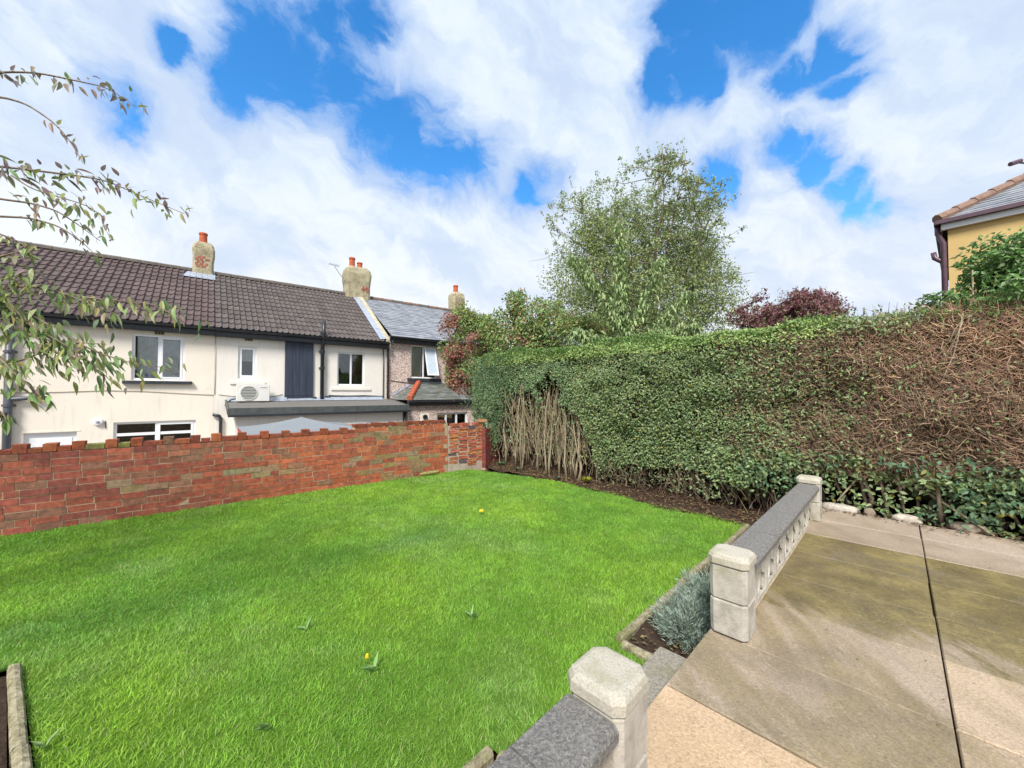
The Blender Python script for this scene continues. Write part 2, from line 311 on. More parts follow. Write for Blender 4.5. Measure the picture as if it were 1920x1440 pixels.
alg = t.val(t.math('ADD', t.math('ADD', str_n, t.math('MULTIPLY', band, .19)), t.math('MULTIPLY', side, .06)), .45, .66)
c = t.mix(t.math('MULTIPLY', alg, t.math('MINIMUM', t.math('MULTIPLY', wgt_, .80), .95)), g1, t.mix(1, t.ramp(t.noise(3.2, 7, .72), [(.28, (.085, .066, .028)), (.5, (.165, .130, .045)), (.72, (.30, .235, .085))]), t.ramp(t.noise(60, 5, .8), [(.36, (.68, .68, .68)), (.64, (1.3, 1.3, 1.3))]), 'MULTIPLY'))
dk = t.val(t.noise(1.7, 8, .72, dist=.8), .50, .74); c = t.mix(t.math('MULTIPLY', dk, t.math('MULTIPLY', wgt_, .6)), c, (.165, .135, .115))
pits = t.val(t.noise(42, 3, .5), .64, .70); c = t.mix(t.math('MULTIPLY', pits, .25), c, (.06, .045, .035))
spk = t.val(t.noise(55, 3, .5, vec=t.mapped(R(20), (1, 1, 1))), .65, .70); c = t.mix(t.math('MULTIPLY', spk, .22), c, (.66, .60, .50))
lich = t.val(t.noise(11, 5, .6), .68, .73); c = t.mix(t.math('MULTIPLY', lich, .5), c, (.42, .36, .12))
t.base(c).bump(t.noise(95, 6, .8), .8, .007); wet = t.val(t.noise(1.1, 6, .65, vec=t.mapped(R(-45), (1.6, .7, 1)), dist=.6), .40, .62); t.lk(t.ramp(wet, [(0, (.82, .82, .82)), (1, (.36, .36, .36))]), t.p.inputs['Roughness']); t.p.inputs['Specular IOR Level'].default_value = .5; M['flag'] = t.m
t = MT('joint_sand', .97, .1); t.base(t.ramp(t.noise(30, 5), [(.3, (.05, .035, .025)), (.7, (.12, .09, .06))])); M['joint'] = t.m
t = MT('cast_block', .92, .2); b = t.ramp(t.noise(7, 7, .72), [(.25, (.24, .215, .185)), (.5, (.46, .425, .37)), (.75, (.60, .56, .49))])
b = t.mix(t.math('MULTIPLY', t.val(t.noise(3.2, 6, .7), .50, .70), .6), b, (.25, .235, .13)); b = t.mix(t.math('MULTIPLY', t.val(t.noise(13, 7, .75), .56, .70), .5), b, (.15, .13, .11)); t.base(b).bump(t.noise(110, 5, .75), .8, .006); M['block'] = t.m
t = MT('cast_cap', .92, .2); b = t.ramp(t.noise(110, 5, .9), [(.25, (.20, .18, .14)), (.5, (.50, .46, .38)), (.8, (.66, .62, .54))])
b = t.mix(t.math('MULTIPLY', t.val(t.noise(8, 6, .7), .48, .66), .5), b, (.30, .30, .17)); t.base(b).bump(t.noise(150, 5, .8), .8, .006); M['cap'] = t.m
t = MT('dark_coping', .92, .2); b = t.ramp(t.noise(90, 5, .9), [(.3, (.045, .043, .041)), (.48, (.16, .152, .143)), (.62, (.31, .295, .275)), (.8, (.56, .53, .48))])
b = t.mix(t.math('MULTIPLY', t.val(t.noise(21, 6, .7), .52, .70), .35), b, (.33, .31, .28)); t.base(b).bump(t.noise(130, 5, .8), .9, .006); M['coping'] = t.m
t = MT('edging', .95, .15); b = t.ramp(t.noise(24, 6, .75), [(.34, (.13, .11, .065)), (.52, (.29, .255, .165)), (.70, (.47, .43, .32))]); b = t.mix(t.math('MULTIPLY', t.val(t.noise(7, 5), .5, .66), .5), b, (.15, .17, .05)); t.base(b).bump(t.noise(80, 5), .8, .008); M['edging'] = t.m
t = MT('step_stone', .92, .2); b = t.ramp(t.noise(70, 6, .85), [(.33, (.13, .115, .095)), (.5, (.27, .245, .205)), (.66, (.42, .39, .33))]); b = t.mix(t.math('MULTIPLY', t.val(t.noise(5, 6, .7), .5, .68), .5), b, (.20, .18, .09)); t.base(b).bump(t.noise(90, 5, .8), .8, .006); M['stepstone'] = t.m
M['pale_rock'] = simple('pale_rock', (.45, .40, .34), .92, .2, .4, 16, .9, 40, .015)
M['rock'] = simple('rock', (.24, .195, .15), .92, .2, .4, 14, .9, 40, .015); M['mossy_rock'] = simple('mossy_stone', (.30, .27, .10), .95, .1, .35, 18, .9, 50, .01)
M['canvas'] = simple('grey_canvas', (.22, .24, .26), .8, .2, .06, 3); M['red_canvas'] = simple('red_canvas', (.42, .075, .045), .8, .2, .15, 5)
M['yellow_petal'] = simple('yellow_petal', (.75, .52, .02), .6, .3, .1, 30)

# ------------------------------------------------------------------ frames
A = R(38.66); U = np.array([math.cos(A), math.sin(A)]); NN = np.array([-math.sin(A), math.cos(A)])
def row_pt(s, c, z): p = U * s + NN * c; return (float(p[0]), float(p[1]), z)
E1 = np.array([.70711, .70711]); E2 = np.array([.70711, -.70711])
def ab(a, b): p = E1 * a + E2 * b; return float(p[0]), float(p[1])
GZ = -1.27                                   # ground level by the houses

# ------------------------------------------------------------------ ground, terrace, lawn, beds
mb = MB(); mb.quad((-900, -900, GZ - .03), (900, -900, GZ - .03), (900, 900, GZ - .03), (-900, 900, GZ - .03)); struct(mb.build('ground', M['ground']))
mb = MB(); mb.add([row_pt(-14, 7.6, GZ), row_pt(16, 7.6, GZ), row_pt(16, 13.6, GZ), row_pt(-14, 13.6, GZ)], [(0, 1, 2, 3)]); struct(mb.build('yard', M['yard']))
c0 = [row_pt(-30, 7.4, -.06), row_pt(5.0, 7.4, -.06), row_pt(5.3, 9.2, -.06), (3.2, 40, -.06), (60, 40, -.06), (60, -40, -.06), (-40, -40, -.06)]
mb = MB(); mb.rings([[(x, y, GZ - .5) for x, y, z in c0], c0]); struct(mb.build('terrace', M['soil']))
LAWN = [row_pt(-6.0, 7.29, 0)[:2], row_pt(-2, 7.29, 0)[:2], row_pt(4.6, 7.29, 0)[:2], (-.46, 8.25), (.35, 7.75), (1.0, 7.24), (1.7, 6.5), (2.27, 5.84), (2.99, 4.95), ab(5.58, -1.37), ab(2.37, -1.37), ab(2.37, -1.04), ab(1.25, -1.04), ab(1.25, -1.37), (-1.0, .94), (-3.03, 2.41), (-4.9, .7), (-9, 1)]
mb = MB(); mb.add([(x, y, 0.0) for x, y in LAWN], [tuple(range(len(LAWN)))]); struct(mb.build('lawn', M['turf']))
def in_poly(X, Y, poly):
    ins = np.zeros(len(X), bool); n = len(poly)
    for i in range(n):
        x1, y1 = poly[i]; x2, y2 = poly[(i+1) % n]
        if y1 == y2: continue
        k = ((y1 > Y) != (y2 > Y)) & (X < (x2-x1)*(Y-y1)/(y2-y1) + x1); ins ^= k
    return ins
def soil_grid(name, fn, nu, nv):
    uu, vv = np.meshgrid(np.linspace(0, 1, nu), np.linspace(0, 1, nv), indexing='ij'); P = fn(uu.ravel(), vv.ravel())
    P[:, 2] += .012 * vnoise(P * 14, 3) + .02 * vnoise(P * 5, 4); idx = np.arange(nu*nv).reshape(nu, nv)
    F = np.stack([idx[:-1, :-1], idx[1:, :-1], idx[1:, 1:], idx[:-1, 1:]], -1).reshape(-1, 4)
    return struct(np_mesh(name, P, F, M['soil'], smooth=True))
# hedge frame: q along the foot of the hedge, w out towards the garden
H0 = np.array([1.41, 7.24]); HV = np.array([.70711, -.70711]); HM = np.array([-.70711, -.70711])
def hp(q, w, z): q, w, z = np.broadcast_arrays(np.asarray(q, float), np.asarray(w, float), np.asarray(z, float)); p = H0 + q[..., None]*HV + w[..., None]*HM; return np.concatenate([p, z[..., None]], -1)
def hedge_soil(u, v):
    q = -2.9 + u * 6.1; edge = np.interp(q, [-2.9, -2.0, -.5, .8, 1.8, 3.2], [.16, .45, .30, .42, .60, .55]) + .06 * np.sin(q * 5)
    w = edge - v * (edge + 1.1); z = .012 + v * .10 + np.clip(-1.2 - q, 0, 2) * .16 * v; return hp(q, w, z)
soil_grid('soil_bed', hedge_soil, 70, 18)
soil_grid('soil_bed', lambda u, v: np.stack([E1[0]*(2.39+u*3.3)+E2[0]*(-1.33+v*.52), E1[1]*(2.39+u*3.3)+E2[1]*(-1.33+v*.52), np.full(len(u), .0)], -1), 60, 12)
soil_grid('soil_bed', lambda u, v: np.stack([E1[0]*(-2.5+u*3.7)+E2[0]*(-1.33+v*.5), E1[1]*(-2.5+u*3.7)+E2[1]*(-1.33+v*.5), np.full(len(u), .0)], -1), 50, 12)
soil_grid('soil_bed', lambda u, v: np.stack([-3.05-u*1.9+v*1.95, 2.36-u*1.9-v*1.48, np.full(len(u), -.01)], -1), 30, 30)

# ------------------------------------------------------------------ paved patio
mb = MB(); pts = [ab(-3, -.80), ab(6.04, -.80), ab(6.04, 4.5), ab(-3, 4.5)]
mb.rings([[(x, y, -.05) for x, y in pts], [(x, y, .245) for x, y in pts]]); patio = struct(mb.build('patio', M['joint']))
acuts = [-2.4, -1.75, -1.15, -.55, .05, .65, 1.255, 1.864, 2.47, 3.07, 3.62, 4.25, 4.86, 5.45, 6.04]; bcuts = [-.815, .150, 1.06, 1.97, 2.88, 3.8]
for j in range(len(bcuts) - 1):
    for i in range(len(acuts) - 1):
        a0, a1, b0, b1 = acuts[i] + .005, acuts[i+1] - .005, bcuts[j] + .003, bcuts[j+1] - .003
        if j == 0: b1 -= random.choice((0, .001, .0035, .005))
        if j == 1: b0 += .0005
        zj = random.uniform(-.004, .003); mb = MB(); z = .28 + zj; tl = random.uniform(-.003, .003)
        base = (.42, .335, .255); k = random.uniform(.93, 1.07); wgt = .75
        if a1 < 1.9 and j == 0: base = (.58, .415, .27); wgt = .25
        elif a1 < 1.9: base = (.48, .35, .235); wgt = .5
        elif j >= 1 and a1 < 3.2: base = (.49, .375, .265); wgt = .55
        elif a0 > 4.8: base = (.43, .345, .275); wgt = .4
        elif a0 > 3.0: wgt = 1.15
        def ring(e, zz): return [(*ab(x, y), zz + tl * (1 if y > (b0+b1)/2 else -1)) for x, y in ((a0+e, b0+e), (a1-e, b0+e), (a1-e, b1-e), (a0+e, b1-e))]
        mb.rings([ring(0, z - .05)[::-1], ring(0, z - .006)[::-1], ring(.005, z)[::-1]])
        o = mb.build('paving_slab', M['flag'], patio); o.color = (*(x * k for x in base), wgt)
step = MB(); pts = [ab(1.30, -1.05), ab(2.33, -1.05), ab(2.33, -.822), ab(1.30, -.822)]
rr = random.Random(3)
step.rings([[(x, y, -.05) for x, y in pts], [(x, y, .132) for x, y in pts], [(x*.996+.004, y*.996+.006, .14) for x, y in pts]])
o = step.build('garden_step', M['stepstone'], bevel=.012); tag(o, 'low grey stone step between the lawn and the patio edge', 'step')

# ------------------------------------------------------------------ pierced screen walls
def octring(h, ch, z, cx=0, cy=0): return [(cx+x, cy+y, z) for x, y in ((h-ch, -h), (h, -h+ch), (h, h-ch), (h-ch, h), (-h+ch, h), (-h, h-ch), (-h, -h+ch), (-h+ch, -h))]
pb = MB(); pb.rings([octring(.092, .02, 0), octring(.098, .024, .007), octring(.100, .024, .10), octring(.099, .024, .188), octring(.092, .02, .196)]); PB = shared(pb, 'pier_block', M['block'])
pc = MB(); pc.rings([octring(.098, .02, 0), octring(.108, .03, .006), octring(.109, .032, .040), octring(.101, .034, .058), octring(.085, .03, .064)]); PC = shared(pc, 'pier_cap', M['cap'])
sb = MB(); SW, SH, T0, T1 = .294, .335, -.034, .034
def bar(pts, wd):
    n = len(pts)
    for i in range(n - 1):
        (x0, z0), (x1, z1) = pts[i], pts[i+1]; L = math.hypot(x1-x0, z1-z0); nx, nz = -(z1-z0)/L*wd/2, (x1-x0)/L*wd/2; ex, ez = (x1-x0)/L*.003, (z1-z0)/L*.003
        x0 -= ex; z0 -= ez; x1 += ex; z1 += ez; y0, y1 = T0 + .008 + i*.0004, T1 - .008 - i*.0004
        sb.add([(x0+nx, y0, z0+nz), (x0-nx, y0, z0-nz), (x1-nx, y0, z1-nz), (x1+nx, y0, z1+nz), (x0+nx, y1, z0+nz), (x0-nx, y1, z0-nz), (x1-nx, y1, z1-nz), (x1+nx, y1, z1+nz)],
               [(0, 1, 2, 3), (7, 6, 5, 4), (0, 4, 5, 1), (2, 6, 7, 3), (1, 5, 6, 2), (3, 7, 4, 0)])
sb.box(0, .022, T0, T1, 0, SH); sb.box(SW-.022, SW, T0, T1, 0, SH); sb.box(.022, SW-.022, T0+.001, T1-.001, 0, .024); sb.box(.022, SW-.022, T0+.001, T1-.001, SH-.024, SH)
cx, cz = SW/2, SH/2
for sxn in (-1, 1):
    for szn in (-1, 1):
        ex_, ez_ = sxn*(SW/2-.016), szn*(SH/2-.018)
        for bow in (-.27, .27):
            pts = []
            for k in range(8):
                f = k/7; o_ = math.sin(math.pi*f)*bow; pts.append((cx + ex_*f - ez_*o_, cz + ez_*f + ex_*o_))
            bar(pts, .018)
SB = shared(sb, 'screen_block', M['block'])
def coping_mesh(L):
    m = MB(); prof = [(-.098, 0), (.098, 0), (.100, .030), (.088, .046), (0, .052), (-.088, .046), (-.100, .030)]
    m.extrude_x(prof, 0, L, 4); m.v = [(x, y + rr.uniform(-.0015, .0015), z + (rr.uniform(-.0015, .0015) if z > .01 else 0)) for x, y, z in m.v]; return m
def screen_wall(label, a0, piers, nblk, dirsign, blk_from, cops):
    x, y = ab(a0, -.708); w = tag(empty('screen_wall', (x, y, .28), R(45)), label, 'garden wall')
    for p in piers:
        for k in range(2): inst(PB, 'pier_block', w, (p, 0, .003 + k*.2), (0, 0, rr.choice((0, 1, 2, 3))*math.pi/2), (1, 1, 1))
        inst(PC, 'pier_cap', w, (p, rr.uniform(-.004, .004), .402), (0, 0, rr.uniform(-.03, .03)))
    for k in range(nblk): inst(SB, 'screen_block', w, (blk_from + k*.297, rr.uniform(-.002, .002), .008))
    mb = MB(); mb.box(blk_from-.005, blk_from + nblk*.297+.002, -.04, .04, .001, .0075); mb.build('mortar_bed', M['mortar'], w)
    for c0_, c1_ in cops: inst(shared(coping_mesh(c1_-c0_-.006), 'coping_stone', M['coping']), 'coping_stone', w, (c0_, 0, .347 + rr.uniform(-.001, .002)))
    return w
screen_wall('long pierced concrete screen wall with dark coping between two pale piers', 2.56, (0, 2.885), 9, 1, .104, [(.103, .70), (.70, 1.38), (1.38, 2.05), (2.05, 2.782)])
screen_wall('short pierced screen wall with dark speckled coping and one capped pier beside the step', 1.172, (0,), 9, -1, -.104-9*.297, [(-.38, -.103), (-1.0, -.38), (-1.65, -1.0), (-2.777, -1.65)])

# ------------------------------------------------------------------ lawn edging
def edging(label, p0, p1, L=.55):
    p0 = np.array(p0); p1 = np.array(p1); d = p1 - p0; T = float(np.linalg.norm(d)); d /= T; e_ = tag(empty('lawn_edging', (*p0, 0), math.atan2(d[1], d[0])), label, 'edging', None)
    n = max(1, round(T/L)); l = T/n
    for k in range(n):
        m = MB(); prof = [(-.026, -.06), (.026, -.06), (.027, .030), (.020, .046), (0, .052), (-.020, .046), (-.027, .030)]
        m.extrude_x(prof, k*l+.004, (k+1)*l-.004, 5); dy = rr.uniform(-.006, .006); dz = rr.uniform(-.008, .006)
        m.v = [(x, y+dy+rr.uniform(-.002, .002), z+dz+rr.uniform(-.002, .003)) for x, y, z in m.v]; m.build('edging_stone', M['edging'], e_, smooth=False)
    return e_
edging('long worn concrete edging between the lawn and the lavender bed', ab(2.37, -1.345), ab(5.55, -1.355))
edging('short edging return closing the lavender bed by the step', ab(2.345, -1.31), ab(2.345, -1.075), .3)
edging('worn edging along the bed behind the short screen wall', ab(1.21, -1.345), ab(-2.4, -1.345))
edging('short edging end by the short screen wall bed', ab(1.235, -1.31), ab(1.235, -.85), .3)
edging('pale edging of the corner bed with bare soil, running away from the cherry tree', (-3.01, 2.37), (-1.55, 1.28), .5)
edging('pale edging of the corner bed with bare soil, under the cherry tree', (-3.08, 2.35), (-4.84, .63), .5)

# ------------------------------------------------------------------ brick walls
def brick_mesh(L, jit, sd, D=.10, Hh=.076):
    r = random.Random(sd); m = MB(); m.box(0, L, 0, D, 0, Hh)
    m.v = [(x + r.uniform(-jit, jit), y + (r.uniform(-jit, jit) if y < .01 else 0), z + r.uniform(-jit, jit)) for x, y, z in m.v]; return shared(m, 'brick', M['brick'])
STR = [brick_mesh(.234, .0022, k) for k in range(5)]; HDR = [brick_mesh(.112, .0022, k+9) for k in range(4)]; ROUGH = [brick_mesh(.205, .009, k+20, .1, .068) for k in range(6)]
def brick_col(r, z=0, s=2.0):
    w = min(1, max(0, (s+1.2)/3.0)); lo = np.array([(.31, .086, .062), (.25, .076, .062), (.36, .105, .068), (.27, .13, .09)][r.choice((0, 0, 0, 1, 1, 2, 2, 3))]); hi = np.array([(.42, .118, .058), (.35, .100, .060), (.49, .150, .068), (.31, .17, .10)][r.choice((0, 0, 0, 1, 1, 2, 3))])
    c = (lo*(1-w)+hi*w)*r.uniform(.86, 1.14); return tuple(float(x) for x in c)
r1 = random.Random(21); PITCH = .0873
wall = empty('brick_wall', row_pt(0, 7.3, 0), A); tag(wall, 'weathered red brick garden wall with toothed top course along the lawn', 'brick wall')
mb = MB(); mb.box(-6, 2.15, .005, .212, GZ-.4, .955); mb.box(2.15, 4.075, .005, .212, GZ-.4, 1.05); mb.build('mortar', M['mortar'], wall)
fill = MB(); COUNT = 0
for k in range(-3, 12):
    x = -2.05 - (.0 if k % 2 else .12) - r1.uniform(0, .06); z = k*PITCH; xend = 4.07
    if k < 0: continue
    band_y = k in (4, 5)
    if k == 11: x = 2.16
    while x < xend - .05:
        hd = r1.random() < .13; L = .112 if hd else .234
        if x + L > xend:
            if xend - x < .1: break
            L = .112 if xend-x < .2 else .234; sc = (xend-x-.004)/L
        else: sc = 1
        c = brick_col(r1, z, x)
        if band_y and r1.random() < (.42 if -.9 < x < 1.5 else .10): c = tuple(q*r1.uniform(.85, 1.15) for q in (.31, .215, .125))
        if x > 2.2 and z < .45 and r1.random() < .3: c = tuple(q*r1.uniform(.8, 1.1) for q in (.28, .20, .10))
        if 2.0 < x < 3.2 and z > .7 and r1.random() < .35: c = (.25, .185, .095)
        inst(r1.choice(HDR if L < .2 else STR), 'brick', wall, (x, r1.uniform(-.004, .003), z + .004), (0, 0, r1.uniform(-.006, .006)), (sc, 1, 1), c); COUNT += 1
        x += L*sc + .010
# toothed top: upright half bricks standing a course higher than the flat ones between
x = -2.02; tooth = True
while x < 2.10:
    if tooth:
        hh = r1.uniform(.95, 1.10); inst(r1.choice(HDR), 'brick', wall, (x, r1.uniform(-.006, .004), .962), (0, r1.uniform(-.02, .02), r1.uniform(-.02, .02)), (1, 1.5, 1.34*hh), tuple(q*.62 for q in brick_col(r1))); x += .118
    else:
        L = r1.choice((.112, .17, .20)); m_ = r1.choice(STR); c = brick_col(r1); c = tuple(q*.7 for q in c)
        if r1.random() < .12: c = (.20, .19, .06)
        inst(m_, 'brick', wall, (x, r1.uniform(-.004, .004), .962), (0, 0, 0), (L/.234, 1.9, r1.uniform(.58, .80)), c); x += L + .008
    COUNT += 1; tooth = not tooth
x = 2.16
while x < 4.0:
    inst(r1.choice(HDR), 'brick', wall, (x, r1.uniform(-.008, .002), 1.052), (0, r1.uniform(-.02, .02), 0), (r1.choice((1, .66, .66)), 1.9, .9*r1.uniform(.7, 1.1)), tuple(q*.55 for q in brick_col(r1))); x += .125 if r1.random() < .5 else .09
    COUNT += 1
for k in range(0, 11):
    x = -2.07 - (.0 if k % 2 else .12) - .244
    while x > -5.8: fill.box(x, x+.234, -.001, .1, k*PITCH+.004, k*PITCH+.08); x -= .244
o = fill.build('brick_fill', M['brick_fill'], wall); o['kind'] = 'stuff'
# older rebuilt end of the wall, thick pale mortar
old = tag(empty('old_brick_wall', row_pt(4.085, 7.3, 0), A), 'crumbling wall end with thick pale mortar between uneven bricks by the hedge', 'brick wall')
mb = MB(); n = 0
mb.box(0, .90, .006, .215, GZ-.4, .965); mb.build('mortar', M['lime'], old)
for k in range(0, 12):
    x = (0.03 if k % 2 else -.0) + r1.uniform(0, .03)
    while x < .80:
        if not (k < 2 and r1.random() < .75):
            L = min(.205, .89-x); c = r1.choice([(.42, .13, .05), (.36, .10, .06), (.48, .19, .07), (.40, .12, .08), (.44, .15, .07), (.38, .13, .09), (.44, .12, .06), (.12, .085, .09)])
            inst(r1.choice(ROUGH), 'brick', old, (x, r1.uniform(-.014, .0), k*.0815+.006), (0, r1.uniform(-.03, .03), r1.uniform(-.03, .03)), (L/.205, 1, r1.uniform(.85, 1)), c)
        x += .205 + r1.uniform(.018, .04)
for x0, z0, rz_ in ((.70, .968, .1), (.78, 1.035, -.35), (.1, .968, 0), (.36, .968, .02)): inst(r1.choice(STR), 'brick', old, (x0, -.02, z0), (0, 0, rz_), (.75, 1.6, .75), (.50, .24, .12) if z0 > 1 else (.36, .11, .06))
ret = tag(empty('return_wall', (-.60, 8.74, 0), math.atan2(.85, .42)), 'dark red brick return wall running back from the wall end into the hedge', 'brick wall')
mb = MB(); mb.box(.012, 1.8, .006, .2, GZ-.4, .85); mb.build('mortar', M['mortar'], ret)
for k in range(0, 10):
    x = 0 if k % 2 else .12
    if x: inst(HDR[0], 'brick', ret, (0, -.002, k*PITCH+.004), (0, 0, 0), (1, 1, 1), (.20, .055, .055))
    while x < 1.7: inst(r1.choice(STR), 'brick', ret, (x, r1.uniform(-.004, .003), k*PITCH+.004), (0, 0, 0), (1, 1, 1), tuple(q*r1.uniform(.8, 1.15) for q in (.235, .06, .055))); x += .244

# ------------------------------------------------------------------ terraced houses
def facade(mb, x0, x1, z0, z1, holes, y=0, dep=.11):
    xs = sorted({x0, x1, *[h[0] for h in holes], *[h[1] for h in holes]}); zs = sorted({z0, z1, *[h[2] for h in holes], *[h[3] for h in holes]})
    for i in range(len(xs)-1):
        for j in range(len(zs)-1):
            mx_, mz_ = (xs[i]+xs[i+1])/2, (zs[j]+zs[j+1])/2
            if any(h[0] < mx_ < h[1] and h[2] < mz_ < h[3] for h in holes): continue
            mb.quad((xs[i], y, zs[j]), (xs[i+1], y, zs[j]), (xs[i+1], y, zs[j+1]), (xs[i], y, zs[j+1]))
    for a, b, c, d in holes:
        mb.quad((a, y, c), (a, y+dep, c), (a, y+dep, d), (a, y, d)); mb.quad((b, y, c), (b, y, d), (b, y+dep, d), (b, y+dep, c)); mb.quad((a, y, d), (a, y+dep, d), (b, y+dep, d), (b, y, d)); mb.quad((a, y, c), (b, y, c), (b, y+dep, c), (a, y+dep, c))
def window(par, off, x0, x1, z0, z1, y=.06, splits=(), fw=.055, frames=(), blind=None, blind_mat='curtain', sash=()):
    """frame with mullions, one pane per light, dark room or blind behind"""
    m = MB(); m.box(x0, x1, y, y+.06, z1-fw, z1); m.box(x0, x1, y, y+.06, z0, z0+fw); m.box(x0, x0+fw, y+.001, y+.059, z0+fw, z1-fw); m.box(x1-fw, x1, y+.001, y+.059, z0+fw, z1-fw)
    for s_ in splits: m.box(s_-fw*.5, s_+fw*.5, y+.001, y+.059, z0+fw, z1-fw)
    fr = m.build('window', M['upvc'], par, off)
    ed = [x0+fw] + [q for s_ in splits for q in (s_-fw*.5, s_+fw*.5)] + [x1-fw]
    for i in range(0, len(ed), 2):
        a, b = ed[i], ed[i+1]
        if i//2 in sash:
            k = MB(); g = .042; c, d = z0+fw, z1-fw; k.box(a, b, y-.012, y+.03, d-g, d); k.box(a, b, y-.012, y+.03, c, c+g); k.box(a, a+g, y-.011, y+.029, c+g, d-g); k.box(b-g, b, y-.011, y+.029, c+g, d-g); k.build('sash', M['upvc'], fr, (0, 0, 0)).data.transform(Matrix.Translation([-q for q in off])); a += g; b -= g; c += g; d -= g
        else: c, d = z0+fw, z1-fw
        k = MB(); k.box(a, b, y+.030, y+.036, c, d); k.build('pane', M['glass'], fr, off)
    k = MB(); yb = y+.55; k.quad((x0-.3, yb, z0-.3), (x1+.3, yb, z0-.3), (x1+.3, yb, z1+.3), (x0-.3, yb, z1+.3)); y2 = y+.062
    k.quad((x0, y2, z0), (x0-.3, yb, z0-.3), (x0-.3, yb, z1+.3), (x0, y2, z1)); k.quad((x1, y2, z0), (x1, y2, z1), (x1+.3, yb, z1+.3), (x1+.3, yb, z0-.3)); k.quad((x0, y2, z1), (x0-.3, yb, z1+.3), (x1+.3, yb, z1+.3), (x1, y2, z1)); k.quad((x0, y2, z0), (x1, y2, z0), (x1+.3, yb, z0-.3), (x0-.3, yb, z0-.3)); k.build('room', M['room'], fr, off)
    for (a, b, c, d) in blind or ():
        k = MB(); n = max(4, int((b-a)/.05)); 
        for q in range(n):
            xa, xb = a+(b-a)*q/n, a+(b-a)*(q+1)/n; ya, yb_ = y+.068+.012*(q % 2), y+.068+.012*((q+1) % 2); k.quad((xa, ya, c), (xb, yb_, c), (xb, yb_, d), (xa, ya, d))
        k.build('curtain', M[blind_mat], fr, off)
    return fr
EY, EZ, RY, RZ = -.2, 3.5, 3.3, 5.81          # eave and ridge, y measured back from the facade
SL = math.hypot(RY-EY, RZ-EZ); PHI = math.atan2(RZ-EZ, RY-EY)
def tile_proto(mat):
    m = MB(); Wt, Lt, th = .306, .375, .022; prof = []
    for k in range(13):
        f = k/12; x = f*Wt; g = (f*2) % 1.0 if f < 1 else 1.0; prof.append((x, .044*math.exp(-((g-.80)/.13)**2)))
    top0 = [(x, 0, h+.036) for x, h in prof]; top1 = [(x, Lt, h+.010) for x, h in prof]; bot0 = [(x, 0, h+.036-th) for x, h in prof]; n = len(prof)
    m.v = top0 + top1 + bot0; m.f = [(i, i+1, n+i+1, n+i) for i in range(n-1)] + [(2*n+i, 2*n+i+1, i+1, i) for i in range(n-1)] + [(0, n, 2*n), (n-1, 3*n-1, 2*n-1)]
    return shared(m, 'roof_tile', mat)
def tiled_roof(h, off, x0, x1, mat, ez=EZ, rows=13):
    m = MB(); m.quad((x0, EY, EZ), (x1, EY, EZ), (x1, RY, RZ), (x0, RY, RZ)); m.quad((x0, RY, RZ), (x1, RY, RZ), (x1, 2*RY-EY, EZ), (x0, 2*RY-EY, EZ))
    m.quad((x0, EY, EZ), (x0, RY, RZ), (x0, RY, RZ-.12), (x0, EY, EZ-.12)); m.quad((x1, EY, EZ), (x1, EY, EZ-.12), (x1, RY, RZ-.12), (x1, RY, RZ)); m.quad((x0, EY, EZ-.1), (x1, EY, EZ-.1), (x1, .1, EZ-.02), (x0, .1, EZ-.02))
    rf = m.build('roof', M['felt'], h, off); proto = tile_proto(mat); ncol = round((x1-x0)/.300); w = (x1-x0)/ncol; g = (SL+.03)/rows
    for r_ in range(rows):
        for c_ in range(ncol):
            d = -.05 + r_*g; inst(proto, 'roof_tile', rf, (x0+c_*w-off[0], EY+d*math.cos(PHI)-off[1]+rr.uniform(-.004, .004), EZ+d*math.sin(PHI)-off[2]+.004), (PHI, rr.uniform(-.01, .01), rr.uniform(-.008, .008)))
    n = round((x1-x0)/.45)
    for k in range(n):
        m = MB(); L = (x1-x0)/n; m.rings([[(x0+k*L+e_, RY-.02+.12*math.cos(a_), RZ+.02+.085*math.sin(a_)+dz) for a_ in (R(-25), R(25), R(60), R(90), R(120), R(155), R(205))] for e_, dz in ((.003, 0), (L-.003, .006))]); m.build('ridge_tile', M['ridge_grey'], rf, off)
    return rf
def slate_rows(mb, P00, P10, P01, P11, w, g, sd=1, th=.012):
    """overlapping slates on the quad P00-P10 (eave) to P01-P11 (top)"""
    r = random.Random(sd); P00, P10, P01, P11 = map(Vector, (P00, P10, P01, P11)); n = ((P10-P00).cross(P01-P00)).normalized(); nr = max(2, round((P01-P00).length/g)) if (P01-P00).length >= (P11-P10).length else max(2, round((P11-P10).length/g))
    for i in range(nr):
        f0, f1 = i/nr, min(1, (i+1.25)/nr); A0, B0 = P00.lerp(P01, f0), P10.lerp(P11, f0); A1, B1 = P00.lerp(P01, f1), P10.lerp(P11, f1); L = (B0-A0).length; nc = max(1, round(L/w)); sh = .5 if i % 2 else 0
        for c in range(-1, nc+1):
            u0, u1 = max(0, (c+sh)/nc+.004/max(L, .1)), min(1, (c+1+sh)/nc)
            if u1-u0 < .05/max(nc, 1): continue
            e0 = r.uniform(.8, 1.3)*th*1.6; a, b, c_, d = A0.lerp(B0, u0)+n*e0, A0.lerp(B0, u1)+n*e0, A1.lerp(B1, u1)+n*th*.35, A1.lerp(B1, u0)+n*th*.35
            mb.add([a, b, c_, d, a-n*th, b-n*th], [(0, 1, 2, 3), (4, 5, 1, 0), (4, 0, 3), (1, 5, 2)])
